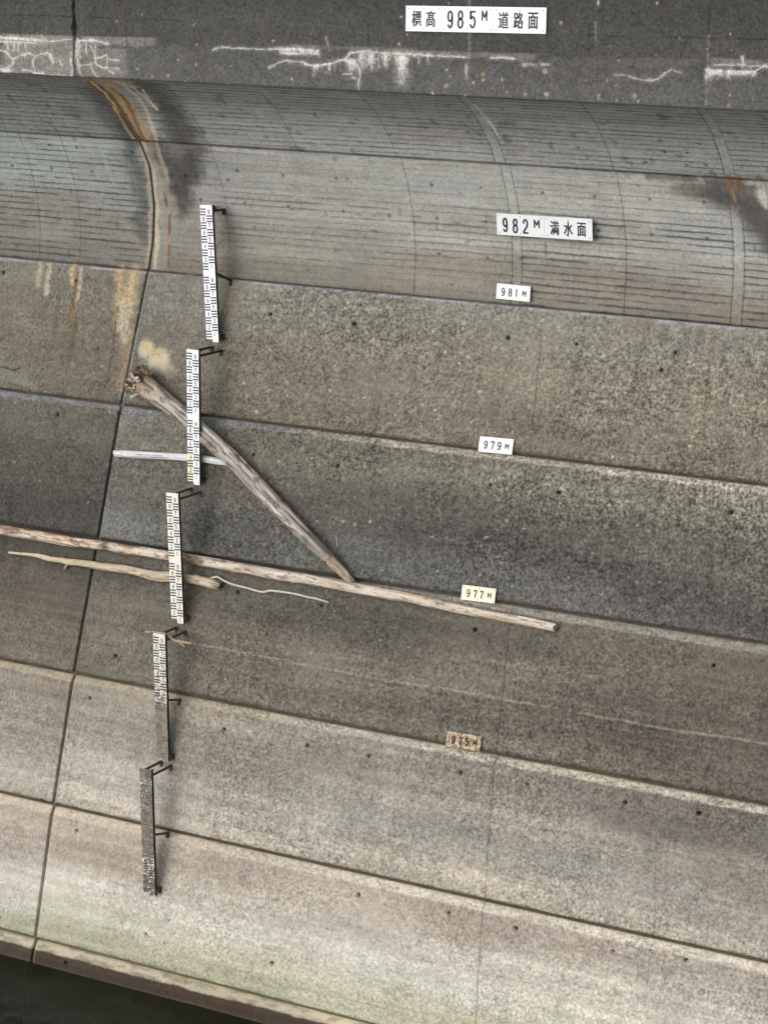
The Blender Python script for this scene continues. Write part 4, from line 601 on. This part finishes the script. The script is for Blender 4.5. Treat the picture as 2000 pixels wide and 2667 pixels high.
small('981', 'small white sign reading 981 M just above the highest lift joint', '981', M_WHITE, M_INK)
small('979', 'small white sign reading 979 M on rough concrete above the second joint', '979', M_WHITE, M_INK)
small('977', 'small yellowed sign reading 977 M above the long pale log', '977', M_CREAM, M_INKB)
small('975', 'small rust-stained sign reading 975 M above the pale lower ledge', '975', M_RUST, simple('rusty_lettering', (.045, .03, .02), .8), .09)

# ------------------------------------------------------------------ staff gauges
MUD = (.34, .30, .25)
GM = [ (gauge_mat('gauge_enamel_clean', (.84, .86, .88), [(0, .0), (1, .0)], MUD), gauge_mat('gauge_bars_clean', (.018, .026, .042), [(0, 0), (1, 0)], MUD)),
       (gauge_mat('gauge_enamel_yellowed', (.83, .85, .87), [(0, .0), (1, .0)], MUD, 1., [(.0, 1), (.20, 1), (.26, 0), (1, 0)]), gauge_mat('gauge_bars_second', (.02, .027, .04), [(0, .0), (1, .0)], MUD, 1.)),
       (gauge_mat('gauge_enamel_cream', (.80, .79, .73), [(0, .12), (.3, .10), (.46, .14), (.6, .04), (1, .0)], MUD, 2.), gauge_mat('gauge_bars_third', (.03, .032, .035), [(0, .05), (1, .0)], MUD, 2.)),
       (gauge_mat('gauge_enamel_muddy', (.74, .73, .68), [(0, .62), (.03, .80), (.30, .86), (.42, .66), (.55, .44), (.78, .34), (1, .16)], (.21, .185, .15), 3.), gauge_mat('gauge_bars_muddy', (.03, .028, .026), [(0, 1), (.30, .97), (.45, .40), (1, .05)], (.24, .21, .17), 3.)),
       (gauge_mat('gauge_enamel_caked', (.72, .71, .66), [(0, .60), (.08, .66), (.15, .58), (.26, .48), (.33, .68), (.60, .72), (.84, .62), (.90, .56), (.94, 1)], (.18, .165, .14), 4.), gauge_mat('gauge_bars_caked', (.03, .028, .026), [(0, .5), (.28, .35), (.34, .66), (.9, .6), (1, 1)], (.20, .188, .16), 4.))]
GLAB = ['cleanest black-banded white staff gauge, topmost of the five, at the foot of the curve',
        'white staff gauge with yellowed lowest bands, standing over the root end of the leaning log',
        'creamy white staff gauge crossing the long pale log, middle of the five',
        'staff gauge white above and mud-caked below with a twig on its top',
        'grey staff gauge caked with mud almost all over, lowest of the five']
for gi, g in enumerate(STAFF):
    (tlx, tlz), (trx, trz), (brx, brz), (blx, blz) = g['c']; Y = g['Y']
    wd = .206; H = 1.985; cx0 = (blx + brx) / 2; cx1 = (tlx + trx) / 2
    zb = brz; roll = math.atan2(cx1 - cx0, trz - brz)
    root = empty('staff_gauge', (cx0, Y, zb)); root.rotation_euler = (0, roll, 0); tag(root, GLAB[gi], 'staff gauge', 'staff gauges mounted up the dam face')
    H = (trz - brz) / math.cos(roll); mb = MB(); a, b = -wd / 2, wd / 2
    # plate with the stepped lower left corner
    mb.box((a, 0, .045), (0.0, .008, H)); mb.box((0.0005, 0, 0), (b, .008, H - .0005))
    k0 = H - 2.0; rc, lc = .047, -.047
    for dm in range(20):                       # decimetre cells from the bottom
        zc = k0 + dm * .1; d_ = dm % 10
        if d_ == 0: continue
        right = d_ % 2 == 1                    # odd figures in the right column, bars in the other one
        cx = (a + .004, -.006) if right else (.004, b - .004)
        for q in (.0, .04, .08):
            z0 = zc - .05 + q
            if z0 < .045 and right: continue
            if z0 < .003 or z0 + .018 > H: continue
            mb.box((cx[0], -.0025, z0), (cx[1], -.0005, z0 + .019), 1)
        fx = rc if right else lc; zz = zc
        if zz > .04: put(mb, str(d_), fx, zz, .038, .062, .0085, -.003, 1)
    mb.disc((a + .02, H - .03), .005, -.002, 2); mb.disc((b - .02, H - .03), .005, -.002, 2); mb.disc((b - .02, .03), .005, -.002, 2); mb.disc((a + .02, H / 2 - .02), .005, -.002, 2)
    st_m = M_STEELD if gi >= 3 else M_STEEL
    mb.build('scale_plate', [GM[gi][0], GM[gi][1], M_SCREW], root, keep=False)
    pb = MB(); dp = .055
    pb.box((a + .004, .0085, .048), (b - .002, .016, H - .004)); pb.box((b - .009, .0165, .004), (b + .003, dp, H)); pb.box((a + .006, .0165, .05), (a + .014, dp, H - .01))
    pb.build('post', [M_STEEL], root, keep=False)
    # brackets back to the wall
    def to_wall(lx, lz, drop=0., lx2=None):
        lx2 = lx if lx2 is None else lx2
        wx = cx0 + lx2 + math.sin(roll) * lz; wz = zb + lz - drop; yw = float(ywall(wx, wz)) - Y
        k = MB(); p = (lx, .03, lz); q_ = (lx2, yw - .004, lz - drop); k.bar(p, q_, .026, .03)
        k.box((lx2 - .02, yw - .03, lz - drop - .075), (lx2 + .02, yw + .02, lz - drop + .016)); k.disc((lx2, lz - drop - .05), .01, yw - .0315)
        k.build('bracket', [M_STEELD if gi >= 2 else M_STEEL], root, keep=False)
    to_wall(a + .03, H - .05); to_wall(b - .005, H - .09)
    if gi in (0, 3, 4): to_wall(b - .01, H * .485 + (.0 if gi else .04), .14 if gi == 0 else .06, b + .03)
    to_wall(b + .01, .09)

# ------------------------------------------------------------------ driftwood
def catmull(P, step):
    P = np.array(P, float); out = [P[0]]
    for i in range(len(P) - 1):
        p0 = P[max(i - 1, 0)]; p1 = P[i]; p2 = P[i + 1]; p3 = P[min(i + 2, len(P) - 1)]
        n = max(1, int(np.linalg.norm(p2[:3] - p1[:3]) / step))
        for k in range(1, n + 1):
            t = k / n; out.append(.5 * ((2 * p1) + (-p0 + p2) * t + (2 * p0 - 5 * p1 + 4 * p2 - p3) * t * t + (-p0 + 3 * p1 - 3 * p2 + p3) * t ** 3))
    return np.array(out)
def tube(P, colf, ring=26, step=.02, rough=.06, seed=0, ragged=(0, 0), knots=()):
    Q = catmull(P, step); C = Q[:, :3]; R = np.maximum(Q[:, 3], .001); n = len(C)
    T = np.gradient(C, axis=0); T /= np.linalg.norm(T, axis=1)[:, None]
    L = np.concatenate([[0], np.cumsum(np.linalg.norm(np.diff(C, axis=0), axis=1))])
    U = np.zeros_like(T); u = np.cross(T[0], [0, 1, 0]); u /= np.linalg.norm(u)
    for i in range(n): u = u - T[i] * (u @ T[i]); u /= np.linalg.norm(u); U[i] = u
    W2 = np.cross(T, U); A = np.linspace(0, 2 * np.pi, ring, endpoint=False)
    LL = np.repeat(L[:, None], ring, 1); AA = np.repeat(A[None, :], n, 0)
    ca, sa = np.cos(AA), np.sin(AA); R0 = R[:, None]
    rr = R0 * (1 + rough * 2 * (fbm3(ca * 1.3, sa * 1.3, LL * 3, seed, 4) - .5) + rough * 1.5 * (fbm3(ca * 4, sa * 4, LL * 1.8, seed + 5, 3, .6) - .5))
    rr = rr - R0 * .16 * rough / .1 * sst(.58, .66, fbm3(ca * 6, sa * 6, LL * 1.3, seed + 15, 3))
    for (kl, ka, kh, kw) in knots: rr = rr + kh * np.exp(-((LL - kl) / kw) ** 2 - (np.angle(np.exp(1j * (AA - ka))) / .5) ** 2)
    off = np.zeros_like(rr)
    if ragged[0]: off += -ragged[0] * vn(AA * 3.3, LL * 0, seed + 9) * np.exp(-(LL / .05) ** 2)
    if ragged[1]: off += ragged[1] * vn(AA * 3.3, LL * 0, seed + 10) * np.exp(-((L[-1] - LL) / .05) ** 2)
    V = C[:, None] + rr[..., None] * (ca[..., None] * U[:, None] + sa[..., None] * W2[:, None]) + off[..., None] * T[:, None]
    V = V.reshape(-1, 3); i = np.arange(n - 1)[:, None] * ring; j = np.arange(ring)[None]; j2 = (j + 1) % ring
    F = np.stack([i + j, i + j2, i + ring + j2, i + ring + j], -1).reshape(-1, 4)
    c = colf(LL, AA, ca, sa, L[-1]).reshape(-1, 3)
    # end caps: shrink rings to a slightly dished centre
    caps = []
    for e, sgn in ((0, -1), (n - 1, 1)):
        base = e * ring; m = V[base:base + ring]; cen = m.mean(0) - sgn * T[e] * R[e] * .12
        st = len(V) + sum(len(a_[0]) for a_ in caps); mid = (m * .5 + cen * .5)
        idx0 = base + np.arange(ring); idx1 = st + np.arange(ring); nx = (np.arange(ring) + 1) % ring
        q = np.stack([idx0, idx0[nx], idx1[nx], idx1], -1); cc = st + ring
        t4 = np.stack([idx1, idx1[nx], np.full(ring, cc), np.full(ring, cc)], -1)
        if sgn > 0: q = q[:, ::-1]; t4 = t4[:, ::-1]
        caps.append((np.vstack([mid, cen[None]]), q, t4, np.vstack([c[base:base + ring] * .7, c[base][None] * .45])))
    V = np.vstack([V] + [k[0] for k in caps]); c = np.vstack([c] + [k[3] for k in caps])
    return V, F, c, caps
def wood_obj(name, P, colf, parent=None, **k):
    V, F, c, caps = tube(P, colf, **k)
    bm_f = [tuple(f) for f in F]
    for cp in caps:
        bm_f += [tuple(f) for f in cp[1]]
        for f in cp[2]:
            g = []; [g.append(int(a_)) for a_ in f if int(a_) not in g]; bm_f.append(tuple(g))
    me = bpy.data.meshes.new(name); me.from_pydata([tuple(map(float, v)) for v in V], [], [tuple(int(a_) for a_ in f) for f in bm_f]); me.update()
    me.polygons.foreach_set('use_smooth', [True] * len(me.polygons))
    at = me.color_attributes.new('tint', 'FLOAT_COLOR', 'POINT'); at.data.foreach_set('color', np.concatenate([np.clip(c, .004, .85), np.ones((len(c), 1))], 1).astype(np.float32).ravel())
    return link(name, me, M_WOOD, parent)
def mixn(a, b, k): return a * (1 - k[..., None]) + b * k[..., None]
WK = 1.0
def colB(L, A, ca, sa, T):     # peeled pale trunk with patches of bark left
    base = mixn(alb((230, 218, 202), WK), alb((194, 178, 160), WK), sst(.35, .7, fbm3(ca * 1.5, sa * 1.5, L * 2, 3, 4, .6)))
    fib = fbm3(ca * 7, sa * 7, L * 2.2, 8, 3, .7); base = base * (.70 + .56 * fib)[..., None]
    bark = fbm3(ca * 1.3, sa * 1.3, L * 4.5, 14, 5, .66)
    hot = .545 - .05 * np.exp(-((L - 3.0) / 1.0) ** 2) - .05 * np.exp(-((L - 5.3) / .8) ** 2) + .09 * sst(6.0, 7.0, L)
    k = sst(hot, hot + .05, bark); base = mixn(base, alb((120, 98, 84), WK), k * .8)
    og = np.exp(-((L - 4.25) / .16) ** 2) * .8 + .4 * np.exp(-((L - 3.3) / .5) ** 2) + .35 * np.exp(-((L - 2.0) / .5) ** 2); base = mixn(base, alb((222, 166, 118), WK), np.clip(og, 0, 1) * sst(.4, .6, fbm3(ca, sa, L * 5, 19, 3)))
    k2 = sst(.64, .70, fbm3(ca * 3, sa * 3, L * 9, 17, 3)); base = mixn(base, alb((92, 68, 58), WK), k2 * .6)
    k3 = np.exp(-((L - 3.93) / .07) ** 2); return mixn(base, alb((70, 46, 38), WK), k3 * .75)
def colA(L, A, ca, sa, T):
    base = mixn(alb((170, 161, 153), WK), alb((220, 212, 204), WK), sst(.3, .7, fbm3(ca * 1.5, sa * 1.5, L * 2, 23, 4, .6)))
    fib = fbm3(ca * 8, sa * 8, L * 2.5, 28, 3, .7); base = base * (.55 + .86 * fib)[..., None]
    root = np.exp(-(L / .55) ** 2); base = mixn(base, alb((196, 164, 132), WK), root * .6 * (.4 + fbm3(ca * 3, sa * 3, L * 3, 24, 3)))
    k = sst(.56, .60, fbm3(ca * 2, sa * 2, L * 6, 29, 4, .6)); base = mixn(base, alb((104, 92, 84), WK), k * .7)
    st = sst(.60, .67, fbm3(ca * 6, sa * 6, L * 1.3, 18, 3)); base = mixn(base, alb((74, 62, 54), WK), st * .7)
    end = sst(T * .78, T, L); base = mixn(base, alb((134, 124, 118), WK), end * .7)
    return base
def colC(L, A, ca, sa, T):
    base = mixn(alb((200, 184, 158), WK), alb((222, 208, 186), WK), sst(.3, .7, fbm3(ca * 2, sa * 2, L * 3, 33, 4)))
    fib = fbm3(ca * 7, sa * 7, L * 4, 35, 3, .7); base = base * (.60 + .72 * fib)[..., None]
    k = sst(.62, .68, fbm3(ca * 3, sa * 3, L * 8, 37, 3)); base = mixn(base, alb((120, 100, 76), WK), k * .6)
    end = sst(T - .17, T - .02, L) * sst(.4, .55, fbm(ca * 10, sa * 10 + L * 3, 36, 2)); base = mixn(base, alb((84, 68, 50), WK), end * .8)
    return base
def colE(L, A, ca, sa, T):
    base = np.broadcast_to(alb((236, 236, 238), WK), L.shape + (3,)); fib = fbm3(ca * 6, sa * 6, L * 3, 38, 3, .7)
    return mixn(base * (.62 + .62 * fib)[..., None], alb((120, 116, 112), WK), sst(.62, .68, fbm3(ca * 5, sa * 5, L * 2.5, 39, 3)) * .75)
def flat(rgb, seed=0): return lambda L, A, ca, sa, T: alb(rgb, WK) * (.8 + .4 * fbm(ca * 2 + L * 6, sa * 2, 40 + seed, 3))[..., None] * np.ones(L.shape + (1,))

la = empty('leaning_log', LOGS['A'][-1][:3]); tag(la, 'thick grey driftwood trunk with a ragged root end leaning diagonally down the wall', 'log')
LOGS['A'][0][3] *= 1.25; LOGS['A'][2][3] *= 1.08
wood_obj('trunk', LOGS['A'][0:13], colA, la, ring=36, step=.016, rough=.17, seed=3, ragged=(.0, .10), knots=((1.5, 2.2, .03, .08), (2.3, 3.6, .03, .07), (3.1, .7, .025, .06)))
wood_obj('broken_tip', LOGS['A'][12:], colA, la, ring=24, step=.018, rough=.2, seed=6, ragged=(.05, .06))
# torn root fibres
rs = np.random.RandomState(5); base = np.array(LOGS['A'][0][:3]); nxt = np.array(LOGS['A'][3][:3]); ax = base - nxt; ax /= np.linalg.norm(ax)
sx = np.cross(ax, [0, 1, 0]); sx /= np.linalg.norm(sx); sy = np.cross(ax, sx)
for k in range(64):
    th = rs.rand() * 2 * np.pi; rad = .05 + .14 * math.sqrt(rs.rand()); rim = math.cos(th) * sx + math.sin(th) * sy
    ln = (.04 + .07 * rs.rand()) * (1.5 if k % 9 == 0 else 1.0); thick = .016 + .026 * rs.rand()
    r0 = base - ax * (.13 + .05 * rs.rand()) + rim * rad * .85
    dirv = ax * (.5 + .5 * rs.rand()) + rim * (.1 + .5 * rs.rand()) + rs.randn(3) * .45; dirv /= np.linalg.norm(dirv)
    r1 = r0 + (ax * .6 + dirv) * .5 * (.10 + ln * .3) + rs.randn(3) * .012; r2 = r1 + dirv * ln * .6 + rs.randn(3) * .02; r3 = r2 + (dirv + rs.randn(3) * .3) * ln * .3
    q_ = []
    for p, rr_ in ((r0, thick * 1.2), (r1, thick), (r2, thick * .6), (r3, .004)):
        lim = float(ywall(p[0], p[2])) - rr_ - .004
        if p[1] > lim: p[1] = lim
        q_.append((*p, rr_))
    c_ = [(196, 184, 170), (156, 138, 118), (112, 94, 78), (208, 200, 190), (180, 162, 142), (90, 76, 62)][k % 6]
    wood_obj('root_fibre', q_, flat(c_, k), la, ring=8, step=.02, rough=.35, seed=50 + k, ragged=(0, .02))
hol = MB()
wood_obj('root_hollow', [(*(base + ax * .0), .13), (*(base - ax * .05), .15), (*(base - ax * .12), .16)], flat((96, 80, 64)), la, ring=20, step=.03, rough=.35, seed=91, ragged=(.12, 0))

lb = wood_obj('long_log', LOGS['B'], colB, ring=30, step=.020, rough=.13, seed=12, ragged=(0, .05), knots=((3.0, 1.2, .02, .05), (4.9, 4.4, .018, .05), (6.3, 1.0, .02, .05), (7.2, 2.6, .015, .06), (8.0, .6, .018, .05))); tag(lb, 'long pale peeled log with brown bark patches lying along the 977 joint', 'log')
lc = empty('bleached_branch', LOGS['C'][0][:3]); tag(lc, 'tan knobbly branch with rounded frayed butt below the long log', 'branch')
wood_obj('stem', LOGS['C'], colC, lc, ring=24, step=.014, rough=.16, seed=22, knots=((1.5, 2.0, .012, .05), (2.1, 4.0, .015, .06), (2.5, 1.5, .012, .05)))
for nm in ('C1', 'C2', 'C3', 'C4'): wood_obj('twig_stub', LOGS[nm], flat((176, 160, 136)), lc, ring=9, step=.012, rough=.15, seed=25)
ld = wood_obj('thin_stick', LOGS['D'], flat((206, 200, 184), 3), ring=10, step=.015, rough=.12, seed=27); tag(ld, 'thin pale wavy stick trailing right from the frayed branch butt', 'stick')
le = wood_obj('white_branch', LOGS['E'], colE, ring=24, step=.015, rough=.12, seed=30, ragged=(.05, .03)); tag(le, 'short straight white-bleached branch lying behind the second gauge', 'branch')
lg = wood_obj('splinter', LOGS['G'], flat((200, 192, 180), 5), ring=6, step=.02, seed=33); tag(lg, 'tiny white upright splinter beside the lower end of the leaning log', 'twig')
lf = empty('forked_twig', LOGS['F'][0][:3]); tag(lf, 'small forked pale twig lying across the top of the half-muddy gauge', 'twig')
wood_obj('stem', LOGS['F'], flat((205, 188, 156), 7), lf, ring=9, step=.012, rough=.2, seed=36)
for nm in ('F1', 'F2'): wood_obj('side_shoot', LOGS[nm], flat((200, 184, 150), 8), lf, ring=7, step=.012, seed=37)
